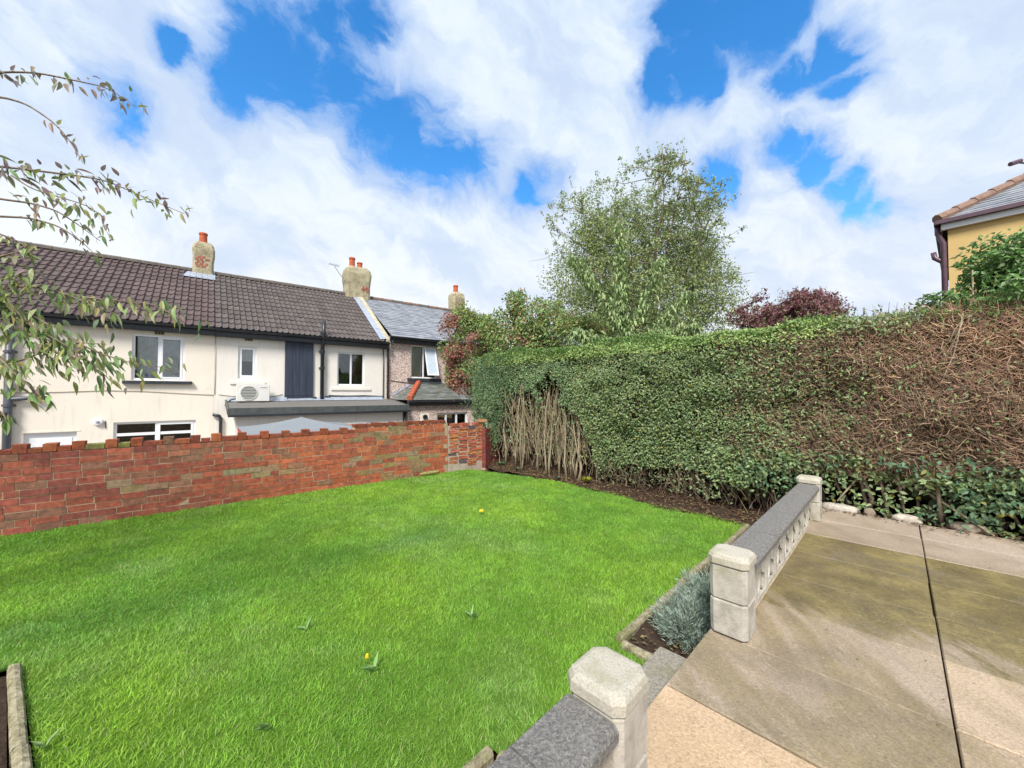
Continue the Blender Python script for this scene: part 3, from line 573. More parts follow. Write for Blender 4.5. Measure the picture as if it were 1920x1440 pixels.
def chimney(par, off, xc, w, yc, dpt, z0, z1, pots, patch=None, name='chimney_stack', mat='chimney'):
    m = MB(); rs = []; r = random.Random(int(xc*10)); hh = z1-z0
    for f, k in ((0, 1), (.45, 1.0), (.62, 1.06), (.80, 1.08), (.92, .98), (1, .74)):
        a, b = w/2*k, dpt/2*k; ring_ = []
        for px, py in ((-1, -.8), (-.8, -1), (0, -1), (.8, -1), (1, -.8), (1, .8), (.8, 1), (0, 1), (-.8, 1), (-1, .8)): ring_.append((xc+px*a+r.uniform(-.012, .012), yc+py*b+r.uniform(-.012, .012), z0+f*hh))
        rs.append(ring_)
    m.rings(rs); st = m.build(name, M[mat], par, off)
    for (px, py, h_, rad) in pots:
        m = MB(); x, y, z = xc+px, yc+py, z1-.06; prof = [(rad*1.05, 0), (rad, .06), (rad*.92, h_*.8), (rad*1.08, h_*.84), (rad*1.08, h_*.95), (rad*.98, h_), (rad*.75, h_), (rad*.75, h_*.6)]
        m.rings([[(x+q*math.cos(2*math.pi*j/14), y+q*math.sin(2*math.pi*j/14), z+zz) for j in range(14)] for q, zz in prof]); m.build('chimney_pot', M['pot'], st, off, smooth=False)
    for bx, bz, nb in patch or ():
        for k in range(nb):
            for j in range(2 + (k % 2)):
                m = MB(); L = r.choice((.07, .10, .125)); x = bx + j*.13 - (.05 if k % 2 else 0) + r.uniform(-.02, .02); m.box(x, x+min(L, .125)-.01, yc-dpt/2-.012, yc-dpt/2+.03, bz+k*.08, bz+k*.08+.07); m.build('brick', M['brick'], st, off).color = (.42, .14, .10, 1)
    return st
def gutter(par, off, x0, x1, y, z, mat='black_plastic', fascia=.19):
    m = MB(); n = 9; m.rings([[(x, y-.055+.062*math.cos(a_), z+.062*math.sin(a_)) for a_ in np.linspace(math.pi, 2*math.pi, n)] + [(x, y-.055+.052*math.cos(a_), z+.052*math.sin(a_)) for a_ in np.linspace(2*math.pi, math.pi, n)] for x in (x0, x1)]); m.build('gutter', M[mat], par, off, smooth=False)
    m = MB(); m.box(x0, x1, y+.012, y+.04, z-fascia, z+.05); m.box(x0, x1, y+.04, .02, z-fascia-.005, z-fascia+.012); m.build('fascia', M['black_plastic'], par, off)
def pipe(par, off, pts, r=.035, mat='black_plastic', name='downpipe', clips=()):
    m = MB(); m.tube(pts, r, 12); p = m.build(name, M[mat], par, off, smooth=True)
    for (x, y, z) in clips:
        m = MB(); m.tube([(x, y, z-.03), (x, y, z+.03)], r*1.22, 12); m.box(x-r*1.5, x+r*1.5, y+r*.5, y+r+.03, z-.02, z+.02); m.build('pipe_clip', M[mat], p, off)
    return p
def vent(par, off, x, z):
    m = MB(); m.box(x-.1, x+.1, -.012, .01, z-.06, z+.06); v = m.build('air_vent', M['coping_stone'], par, off)
    for i in range(3):
        for j in range(2): m = MB(); m.box(x-.085+i*.06, x-.085+i*.06+.045, -.016, -.011, z-.048+j*.052, z-.048+j*.052+.04); m.build('vent_slot', M['room'], v, off)

# --- cream house
O1 = (-2.9, 0, GZ); h1 = tag(empty('terraced_house', row_pt(O1[0], 13.5, GZ), A), 'cream rendered terraced house with brown tiled roof and black window sill', 'house')
x0, x1 = -6.2, .20
holes = [(-1.45, -.43, 2.02, 3.20), (-1.74, -.18, .20, .97), (-3.14, -2.34, GZ, .79)]
m = MB(); facade(m, x0, x1, GZ, EZ, holes); m.quad((x0, 0, GZ), (x0, 0, EZ), (x0, 6.6, EZ), (x0, 6.6, GZ)); m.quad((x0, 6.6, GZ), (x0, 6.6, EZ), (x1, 6.6, EZ), (x1, 6.6, GZ)); m.add([(x0, 0, EZ), (x0, RY, RZ-.05), (x0, 6.6, EZ)], [(0, 1, 2)]); m.build('wall', M['cream'], h1, O1)
tiled_roof(h1, O1, x0, x1, M['tile_brown']); gutter(h1, O1, x0, x1-.004, EY, EZ-.02)
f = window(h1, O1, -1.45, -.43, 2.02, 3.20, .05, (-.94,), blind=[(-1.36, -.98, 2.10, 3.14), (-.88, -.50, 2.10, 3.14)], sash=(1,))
m = MB(); m.box(-1.60, -.27, -.09, .04, 1.93, 2.005); m.build('sill', M['sill'], f, O1)
for bx in (-1.30, -1.17, -1.06): m = MB(); m.tube([(bx, .13, 2.08), (bx, .13, 2.16), (bx, .13, 2.19)], [.045, .05, .03], 8); m.build('ornament', M['blue_curtain'], f, O1)
f = window(h1, O1, -1.74, -.18, .20, .97, .05, (-.96,), sash=(1,)); 
m = MB(); m.box(-1.70, -.22, .048, .1, .62, .69); m.build('transom', M['upvc'], f, O1)
m = MB(); m.box(-3.14, -2.34, .07, .11, GZ, .79); d_ = m.build('door', M['upvc'], h1, O1); m = MB(); m.box(-3.06, -2.42, .055, .0695, .0, .66); m.build('door_panel', M['upvc'], d_, O1, bevel=.01)
m = MB(); m.box(-3.20, -2.28, -.006, .02, .792, .83); m.build('lintel', M['cream'], h1, O1)
pipe(h1, O1, [(-3.35, -.09, 3.38), (-3.35, -.09, GZ)], .066, 'grey_pipe', 'soil_pipe', [(-3.35, -.09, z) for z in (2.6, 1.42, 1.1, .2)])
pipe(h1, O1, [(-3.35, -.09, 1.50), (-3.30, -.09, 1.56), (-2.90, -.09, 1.585), (-2.84, -.06, 1.585), (-2.84, .02, 1.585)], .045, 'grey_pipe', 'waste_pipe')
m = MB(); m.rings([[(-2.0 + r_*math.cos(a_), y_, 1.0 + r_*math.sin(a_)) for a_ in np.linspace(0, 2*math.pi, 17)[:-1]] for r_, y_ in ((.085, .0), (.09, -.03), (.075, -.06), (.04, -.065))]); l_ = m.build('bulkhead_lamp', M['upvc'], h1, O1, smooth=False)
m = MB(); m.rings([[(-2.0 + r_*math.cos(a_), y_, 1.0 + r_*math.sin(a_)) for a_ in np.linspace(0, 2*math.pi, 13)[:-1]] for r_, y_ in ((.038, -.0655), (.03, -.09), (.01, -.095))]); m.build('lamp_globe', M['metal'], l_, O1)
pipe(h1, O1, [(-1.88, -.012, 1.02), (-1.87, -.012, .86), (-1.87, -.012, .84)], .008, 'sill', 'cable')
pipe(h1, O1, [(-5.5, -.012, 1.72), (-3.4, -.012, 1.70), (-2.6, -.012, 1.72), (-1.9, -.012, 1.76), (-1.2, -.012, 1.74), (-.4, -.012, 1.68), (.19, -.012, 1.64)], .007, 'coping_stone', 'cable')
vent(h1, O1, -.94, 3.27)
chimney(h1, O1, -.10, .56, RY, .50, 5.55, 6.82, [(-.02, 0, .42, .115)], [(-.27, 5.93, 5)])
m = MB(); m.quad((-.62, RY-.62, RZ-.33), (.22, RY-.62, RZ-.33), (.22, RY-.22, RZ-.06), (-.5, RY-.22, RZ-.06)); m.build('lead_flashing', M['lead'], h1, O1)
# --- white house
O2 = (2.6, 0, GZ); h2 = tag(empty('terraced_house', row_pt(O2[0], 13.5, GZ), A), 'white rendered terraced house with dark board panel and grey tiled roof', 'house')
x0, x1 = .203, 5.05
holes = [(.73, 1.18, 2.12, 3.05), (3.41, 4.29, 1.95, 3.07)]
m = MB(); facade(m, x0, x1, GZ, EZ, holes); m.build('wall', M['white_render'], h2, O2); m = MB(); m.quad((x0, 6.6, GZ), (x0, 6.6, EZ), (x1, 6.6, EZ), (x1, 6.6, GZ)); m.build('front_wall', M['white_render'], h2, O2)
tiled_roof(h2, O2, x0+.003, x1-.16, M['tile_grey']); gutter(h2, O2, x0, x1+.03, EY, EZ-.03)
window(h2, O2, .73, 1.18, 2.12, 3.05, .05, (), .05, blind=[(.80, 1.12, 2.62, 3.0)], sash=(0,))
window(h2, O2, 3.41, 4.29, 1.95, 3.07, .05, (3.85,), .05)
for a_, b_, z_ in ((.55, 1.40, 2.0), (3.22, 4.5, 1.84)): m = MB(); m.box(a_, b_, -.035, .01, z_-.045, z_+.03); m.build('sill', M['white_render'], h2, O2)
pn = MB(); pn.box(1.90, 2.68, -.055, .0, 1.58, 3.40); pn_o = pn.build('board_panel', M['panel'], h2, O2)
for k in range(4): m = MB(); xa = 1.915 + k*.19; m.box(xa, xa+.183, -.064, -.0555, 1.62, 3.36); m.build('board', M['panel'], pn_o, O2)
m = MB(); m.box(1.89, 2.69, -.07, -.002, 1.55, 1.59); m.build('board_trim', M['panel'], pn_o, O2)
pipe(h2, O2, [(2.93, -.10, 1.42), (2.93, -.10, 3.15), (2.93, -.24, 3.42), (2.93, -.27, 3.98)], .058, 'black_plastic', 'soil_pipe', [(2.93, -.10, 2.5), (2.93, -.10, 3.02), (2.93, -.26, 3.6)])
pipe(h2, O2, [(2.72, -.05, 1.56), (2.76, -.10, 1.42), (2.93, -.12, 1.36), (3.10, -.10, 1.42), (3.14, -.05, 1.56)], .06, 'black_plastic', 'waste_pipe')
pipe(h2, O2, [(4.93, -.04, 3.32), (4.93, -.04, 1.45)], .016, 'black_plastic', 'cable'); vent(h2, O2, .98, 3.27)
pipe(h2, O2, [(.215, -.012, 3.3), (.22, -.012, 2.2), (.215, -.012, 1.66)], .007, 'coping_stone', 'cable'); pipe(h2, O2, [(.3, -.012, 1.66), (.6, -.012, 1.61), (1.6, -.012, 1.60), (1.85, -.012, 1.66)], .008, 'coping_stone', 'cable')
pipe(h2, O2, [(3.15, -.015, 1.62), (3.7, -.02, 1.60), (4.3, -.015, 1.61), (4.75, -.02, 1.59), (4.95, -.02, 1.50)], .016, 'black_plastic', 'cable')
pipe(h2, O2, [(.36, -.06, GZ), (.36, -.06, .98), (.33, -.06, 1.06), (.18, -.06, 1.10)], .04, 'black_plastic', 'downpipe')
# flat-roofed extension in front of the white house
fz0, fz1 = 1.48, 1.29
m = MB(); m.box(.62, 5.10, -1.38, -.002, GZ, 1.09); ex = m.build('extension_wall', M['white_render'], h2, O2)
m = MB(); m.add([(.48, -1.50, fz1), (5.22, -1.50, fz1), (5.22, -.003, fz0), (.48, -.003, fz0), (.48, -1.50, fz1-.02), (5.22, -1.50, fz1-.02), (5.22, -.003, fz0-.02), (.48, -.003, fz0-.02)], [(0, 1, 2, 3), (7, 6, 5, 4), (0, 4, 5, 1), (1, 5, 6, 2), (2, 6, 7, 3), (3, 7, 4, 0)]); er = m.build('extension_roof', M['felt'], h2, O2)
m = MB(); m.box(.45, 5.25, -1.535, -1.503, fz1-.155, fz1+.022); m.add([(.45, -1.50, fz1-.155), (.45, -.003, fz0-.13), (.45, -.003, fz0+.03), (.45, -1.50, fz1+.022), (.48, -1.50, fz1-.155), (.48, -.003, fz0-.13), (.48, -.003, fz0+.03), (.48, -1.50, fz1+.022)], [(0, 3, 2, 1), (4, 5, 6, 7), (3, 7, 6, 2), (0, 1, 5, 4)]); m.add([(5.22, -1.50, fz1-.155), (5.22, -.003, fz0-.13), (5.22, -.003, fz0+.03), (5.22, -1.50, fz1+.022), (5.25, -1.50, fz1-.155), (5.25, -.003, fz0-.13), (5.25, -.003, fz0+.03), (5.25, -1.50, fz1+.022)], [(0, 3, 2, 1), (4, 5, 6, 7), (3, 7, 6, 2), (0, 1, 5, 4)]); m.build('roof_trim', M['trim'], er, O2)
m = MB(); m.box(.46, 5.28, -1.59, -1.537, fz1-.205, fz1-.15); m.build('gutter', M['black_plastic'], er, O2)
m = MB(); m.quad((.5, -.30, 1.455), (1.95, -.26, 1.462), (1.95, -.012, 1.60), (.5, -.012, 1.56)); m.quad((3.0, -.22, 1.468), (4.9, -.2, 1.470), (4.9, -.012, 1.58), (3.0, -.012, 1.58)); m.quad((1.95, -.2, 1.468), (3.0, -.2, 1.468), (3.0, -.012, 1.57), (1.95, -.012, 1.545)); m.build('lead_flashing', M['lead'], h2, O2)
m = MB(); m.box(3.05, 4.95, -.03, .0, 1.583, 1.60); m.build('flashing_trim', M['black_plastic'], h2, O2)
window(h2, O2, 2.62, 3.9, -.1, .80, -1.41, (3.0,), .05)
pipe(h2, O2, [(5.14, -1.43, 1.08), (5.14, -1.43, GZ)], .035, 'black_plastic')
# party wall parapet, second chimney
m = MB(); xa, xb = 4.97, 5.14; m.add([(xa, EY+.02, EZ+.10), (xb, EY+.02, EZ+.10), (xb, RY, RZ+.13), (xa, RY, RZ+.13), (xa, EY+.02, EZ-.2), (xb, EY+.02, EZ-.2), (xb, RY, RZ-.3), (xa, RY, RZ-.3)], [(0, 1, 2, 3), (7, 6, 5, 4), (0, 4, 5, 1), (1, 5, 6, 2), (2, 6, 7, 3), (3, 7, 4, 0)]); m.build('parapet', M['coping_stone'], h2, O2)
m = MB(); m.quad((4.76, EY+.0, EZ+.075), (4.965, EY+.0, EZ+.115), (4.965, RY, RZ+.115), (4.76, RY, RZ+.08)); m.build('lead_flashing', M['lead'], h2, O2)
ch2 = chimney(h2, O2, 4.98, .98, RY, .62, 5.5, 7.02, [(-.20, 0, .46, .12), (.13, .05, .33, .11)], [(5.12, 5.98, 3)])
aer = tag(empty('television_aerial', row_pt(4.47, 16.8, 6.42), A), 'small television aerial on a bracket arm beside the twin pot chimney', 'aerial')
m = MB(); m.tube([(.02, -.1, 0), (-.18, -.1, .15), (-.42, -.1, .50)], .014, 6); m.box(-.03, .04, -.14, -.06, -.05, .05); m.build('mast', M['metal'], aer)
m = MB(); m.tube([(-.62, -.1, .53), (-.22, -.1, .50)], .010, 6); m.build('boom', M['metal'], aer)
for k in range(6): m = MB(); x = -.60+k*.07; m.tube([(x, -.25, .53-k*.004), (x, .05, .53-k*.004)], .006, 5); m.tube([(x, -.1, .48), (x, -.1, .58)], .006, 5); m.build('aerial_element', M['metal'], aer)
# air conditioner
ac = tag(empty('air_conditioner', row_pt(1.08, 13.22, 1.40), A), 'white outdoor air conditioning unit with round grille on the flat roof', 'air conditioner')
m = MB(); m.box(-.39, .39, -.13, .13, .06, .54); m.build('casing', M['ac'], ac, bevel=.012)
gx, gz_ = -.11, .30; m = MB(); m.rings([[(gx+.195*math.cos(a_), y_, gz_+.195*math.sin(a_)) for a_ in np.linspace(0, 2*math.pi, 29)[:-1]] for y_ in (-.131, -.134)]); fan = m.build('fan_opening', M['ac_dark'], ac)
m = MB(); m.rings([[(gx+r_*math.cos(a_), y_, gz_+r_*math.sin(a_)) for a_ in np.linspace(0, 2*math.pi, 29)[:-1]] for r_, y_ in ((.205, -.1305), (.205, -.146), (.190, -.146), (.190, -.135))], False); m.build('grille_ring', M['ac'], ac)
for k in range(9):
    z = gz_-.17+k*.0425; hw = math.sqrt(max(0, .19**2-(z-gz_)**2)); m = MB(); m.box(gx-hw, gx+hw, -.143, -.136, z-.010, z+.010); m.build('grille_bar', M['ac_grille'], fan)
for x in (-.27, .2): m = MB(); m.box(x-.05, x+.05, -.17, .17, .01, .06); m.build('foot', M['black_plastic'], ac)
m = MB(); m.box(.16, .33, -.1335, -.1305, .44, .465); m.build('maker_plate', M['metal'], ac)
m = MB(); m.tube([(-.40, 0, .14), (-.52, -.02, .10), (-.60, -.06, .02), (-.64, -.1, -.05)], .018, 8); m.build('pipework', M['black_plastic'], ac)
# --- pebbledashed house
O3 = (7.5, 0, GZ); h3 = tag(empty('terraced_house', row_pt(O3[0], 13.5, GZ), A), 'pebbledashed terraced house with slate roof and an open upstairs window', 'house')
x0, x1 = 5.053, 9.95; E3 = 3.74
m = MB(); facade(m, x0, x1, GZ, E3, [(5.98, 7.05, 2.26, 3.50)]); m.quad((x1, 0, GZ), (x1, 6.6, GZ), (x1, 6.6, E3), (x1, 0, E3)); m.add([(x1, 0, E3), (x1, 6.6, E3), (x1, RY, RZ-.05)], [(0, 1, 2)]); m.quad((x0, 6.6, GZ), (x0, 6.6, E3), (x1, 6.6, E3), (x1, 6.6, GZ)); m.build('wall', M['pebble'], h3, O3)
m = MB(); m.quad((5.15, EY, E3), (x1+.1, EY, E3), (x1+.1, RY, RZ), (5.15, RY, RZ)); m.quad((5.15, RY, RZ), (x1+.1, RY, RZ), (x1+.1, 2*RY-EY, E3), (5.15, 2*RY-EY, E3)); rf3 = m.build('roof', M['felt'], h3, O3)
m = MB(); slate_rows(m, (5.15, EY-.05, E3-.02), (x1+.1, EY-.05, E3-.02), (5.15, RY, RZ), (x1+.1, RY, RZ), .25, .185, 4); o = m.build('slates', M['slate'], rf3, O3); o['kind'] = 'stuff'
for k in range(11): m = MB(); L = 4.9/11; xk = 5.15+k*L; m.rings([[(xk+e_, RY+.11*math.cos(a_), RZ+.015+.08*math.sin(a_)+dz) for a_ in (R(-25), R(25), R(60), R(90), R(120), R(155), R(205))] for e_, dz in ((0.004, .012), (.05, .012), (.055, 0), (L-.004, 0))]); m.build('ridge_tile', M['terracotta_dull'] if k % 3 else M['ridge_grey'], rf3, O3)
gutter(h3, O3, 5.10, x1+.1, EY, E3-.03); pipe(h3, O3, [(5.22, EY-.055, E3-.06), (5.20, -.12, E3-.28), (5.08, -.10, 3.40), (5.09, -.06, 3.15), (5.09, -.06, 1.5)], .034)
f = window(h3, O3, 5.98, 7.05, 2.26, 3.50, .05, (6.50,), .05, blind=[(6.05, 6.45, 2.32, 3.44)])
m = MB(); g = .05; za, zb = 2.32, 3.44                         # top-hung light pushed open
def tilt(x, y, z): k_ = R(16); dz = z-zb; return (x, .05+y*math.cos(k_)+dz*math.sin(k_), zb+dz*math.cos(k_)-y*math.sin(k_))
for bx in ((6.53, 7.0, zb-g, zb), (6.53, 7.0, za, za+g), (6.53, 6.53+g, za+g, zb-g), (7.0-g, 7.0, za+g, zb-g)): k = MB(); k.box(bx[0], bx[1], -.035, 0, bx[2], bx[3]); m.add([tilt(*p) for p in k.v], k.f)
m.build('open_sash', M['upvc'], f, O3); k = MB(); k.box(6.53+g, 7.0-g, -.02, -.014, za+g, zb-g); k.v = [tilt(*p) for p in k.v]; k.build('pane', M['sky_pane'], f, O3)
m = MB(); m.box(5.84, 7.2, -.09, .03, 2.14, 2.255); m.build('sill', M['sill'], f, O3)
pipe(h3, O3, [(5.2, -.015, 2.15), (6.0, -.015, 2.06), (7.2, -.015, 2.08)], .012, 'black_plastic', 'cable')
chimney(h3, O3, 9.85, .62, RY, .62, 5.4, 6.75, [(-.05, 0, .44, .12)], None, mat='chimney')
# lean-to with hipped slate roof
ly, lz, lt = -1.5, 1.46, 2.06
m = MB(); facade(m, 5.26, 9.6, GZ, 1.32, [(6.33, 7.60, -.4, 1.0), (7.88, 8.50, .0, .96)], -1.38, .1); m.quad((5.26, -1.38, GZ), (5.26, -1.38, 1.32), (5.26, -.002, 1.32), (5.26, -.002, GZ)); m.quad((9.6, -1.38, GZ), (9.6, -.002, GZ), (9.6, -.002, 1.32), (9.6, -1.38, 1.32)); m.build('lean_to_wall', M['pebble'], h3, O3)
m = MB(); m.add([(5.256, ly, lz), (9.7, ly, lz), (9.7, -.003, lt), (6.25, -.003, lt), (5.256, -.003, lz+.02)], [(0, 1, 2, 3), (0, 3, 4)]); lr = m.build('lean_to_roof', M['felt'], h3, O3)
m = MB(); slate_rows(m, (5.256, ly, lz), (9.7, ly, lz), (6.25, -.003, lt), (9.7, -.003, lt), .25, .16, 7); slate_rows(m, (5.256, -.003, lz), (5.256, ly, lz), (6.2, -.003, lt), (6.25, -.003, lt), .25, .16, 8); o = m.build('slates', M['slate_moss'], lr, O3); o['kind'] = 'stuff'
p0, p1 = Vector((5.27, ly, lz+.05)), Vector((6.28, -.02, lt+.05)); n = 7
for k in range(n):
    m = MB(); a_, b_ = p0.lerp(p1, k/n), p0.lerp(p1, (k+1.08)/n); m.tube([a_+Vector((0, 0, .012)), b_], [.095, .085], 8); m.build('hip_tile', M['pot'], lr, O3)
m = MB(); m.box(6.2, 9.7, -.05, -.004, lt+.01, lt+.045); m.quad((5.26, -.02, lz+.10), (6.2, -.02, lt+.09), (6.2, -.008, lt+.17), (5.26, -.008, lz+.19)); m.build('lead_flashing', M['lead'], lr, O3)
m = MB(); m.box(5.25, 9.72, -1.50, -1.385, 1.27, 1.45); m.build('fascia', M['black_plastic'], lr, O3); m = MB(); m.box(5.23, 9.74, -1.57, -1.502, 1.39, 1.455); m.build('gutter', M['black_plastic'], lr, O3)
f = window(h3, O3, 6.33, 7.60, -.4, 1.0, -1.33, (6.72, 7.15), .06, blind=[(6.76, 7.11, -.3, .95)], blind_mat='blue_curtain'); m = MB(); m.box(6.38, 6.70, -1.26, -1.25, -.3, .9); m.build('blind', M['room'], f, O3)
window(h3, O3, 7.88, 8.50, .0, .96, -1.33, (8.18,), .045)
m = MB(); m.box(5.72, 6.05, -1.395, -1.381, .70, 1.02); v_ = m.build('vent_plate', M['cream'], h3, O3); m = MB(); m.rings([[(5.88+r_*math.cos(a_), y_, .88+r_*math.sin(a_)) for a_ in np.linspace(0, 2*math.pi, 17)[:-1]] for r_, y_ in ((.085, -1.396), (.085, -1.44), (.05, -1.44), (.045, -1.41))]); m.build('vent_cowl', M['black_plastic'], v_, O3)

# grey pop-up canopy over the yard
cn = tag(empty('garden_canopy', row_pt(1.72, 9.8, GZ), A), 'grey canvas canopy with red valance showing above the brick wall', 'canopy')
hb, ht = .91-GZ, 1.15-GZ; s_ = 1.12
m = MB(); k = 8
for c in range(4):
    ca = [(-s_, -s_), (s_, -s_), (s_, s_), (-s_, s_)]; (xa, ya), (xb, yb) = ca[c], ca[(c+1) % 4]
    for i in range(k):
        for j in range(k):
            def pt(i, j):
                f = i/k; g = j/k; x = (xa+(xb-xa)*g)*f; y = (ya+(yb-ya)*g)*f; sag = -.035*math.sin(math.pi*f)-.02*math.sin(math.pi*g)*f; return (x, y, ht+(hb-ht)*f+sag)
            m.quad(pt(i, j), pt(i+1, j), pt(i+1, j+1), pt(i, j+1))
m.build('canopy_top', M['canvas'], cn, smooth=True)
m = MB()
for c in range(4): (xa, ya), (xb, yb) = ca[c], ca[(c+1) % 4]; m.quad((xa, ya, hb-.004), (xb, yb, hb-.004), (xb*.99, yb*.99, hb-.13), (xa*.99, ya*.99, hb-.13))
m.build('valance', M['red_canvas'], cn)
for (xa, ya) in ca: m = MB(); m.box(xa*.96-.02, xa*.96+.02, ya*.96-.02, ya*.96+.02, .0, hb-.02); m.build('leg', M['metal'], cn)

# ------------------------------------------------------------------ yellow house
YA = math.atan2(-.76, .65); yo = np.array([10.06, 9.0])
hy = tag(empty('yellow_house', (10.34, 9.02, -.06), YA), 'yellow rendered house corner with slate hipped roof above the tall hedge', 'house')
YE = 5.82                                    # local x runs along the visible face, local y runs back
m = MB(); m.box(0, 8, 0, 7, 0, YE); m.build('wall', M['yellow'], hy)
o_ = .16; P = {'a': (-o_, -o_, YE), 'b': (8+o_, -o_, YE), 'c': (8+o_, 7+o_, YE), 'd': (-o_, 7+o_, YE), 'r1': (3.5, 3.5, YE+2.5), 'r2': (4.5, 3.5, YE+2.5)}
m = MB(); m.add([P['a'], P['b'], P['c'], P['d'], P['r1'], P['r2']], [(0, 1, 5, 4), (1, 2, 5), (2, 3, 4, 5), (3, 0, 4), (3, 2, 1, 0)]); ry = m.build('roof', M['felt'], hy)
m = MB(); slate_rows(m, P['a'], P['b'], P['r1'], P['r2'], .26, .20, 12, .014); slate_rows(m, P['d'], P['a'], P['r1'], P['r1'], .26, .2, 13, .014); o = m.build('slates', M['slate'], ry); o['kind'] = 'stuff'
pa_, pb_ = Vector(P['a'])+Vector((0, 0, .04)), Vector(P['r1'])+Vector((0, 0, .05)); n = 13
for k in range(n): m = MB(); m.tube([pa_.lerp(pb_, k/n)+Vector((0, 0, .018)), pa_.lerp(pb_, (k+1.05)/n)], [.115, .105], 8); m.build('hip_tile', M['terracotta_dull'], ry)
m = MB(); m.box(-.1, 8.1, -.11, -.08, YE-.20, YE-.02); m.box(-.1, 8.1, -.08, .0, YE-.20, YE-.17); m.build('fascia', M['upvc'], hy)
m = MB(); m.box(-.2, 8.2, -.22, -.115, YE-.07, YE+.02); m.box(-.215, -.118, -.21, 7.2, YE-.075, YE+.015); m.build('gutter', M['purple_pipe'], hy)
m = MB(); m.box(-.115, -.085, -.1, 7.1, YE-.24, YE-.02); m.build('side_fascia', M['purple_pipe'], hy)
m = MB(); m.tube([(-.16, -.0, YE-.06), (-.16, .0, YE-.25), (-.07, .02, YE-.5), (-.07, .02, 0)], .052, 12); dp = m.build('downpipe', M['purple_pipe'], hy, smooth=True)
m = MB(); m.tube([(-.07, .04, YE-.95), (-.16, .06, YE-.86), (-.22, .08, YE-.80), (-.24, .08, YE-.66)], .052, 10); m.build('branch_pipe', M['purple_pipe'], dp, smooth=True)
scp = Vector((11.72, 8.78, 6.40))
sc_ = tag(empty('security_camera', scp, 0), 'small dark bullet camera on an arm above the yellow house roof', 'camera')
m = MB(); m.tube([(-.16, 0, .60), (.06, -.02, .67)], .05, 8); m.build('camera_body', M['purple_pipe'], sc_)
m = MB(); m.tube([(.03, 0, .64), (.42, 0, .60), (.45, -.02, -.25)], .022, 7); m.build('bracket', M['purple_pipe'], sc_)

# ------------------------------------------------------------------ vegetation helpers
def rdir(n): return unit(rng.normal(size=(n, 3)))
def tint(n, cols, jit=.18, w=None):
    cols = np.array(cols, float); k = rng.choice(len(cols), n, p=w); c = cols[k] * rng.uniform(1-jit, 1+jit, (n, 1)); return c * rng.uniform(.93, 1.07, (n, 3))
def curved(P0, P1, k=5, sag=0.0, wob=.05):
    """(n,3),(n,3) -> (n,k,3) wandering polylines"""
    f = np.linspace(0, 1, k)[None, :, None]; L = np.linalg.norm(P1-P0, axis=1)[:, None, None]; P = P0[:, None]*(1-f) + P1[:, None]*f
    P = P + rng.normal(size=P.shape)*wob*L*np.sin(math.pi*np.clip(f, 0, 1)); P[..., 2] += (sag*L*np.sin(math.pi*f))[..., 0]; return P
def taper(n, k, r0, r1): return np.broadcast_to(np.linspace(r0, r1, k), (n, k)).copy()

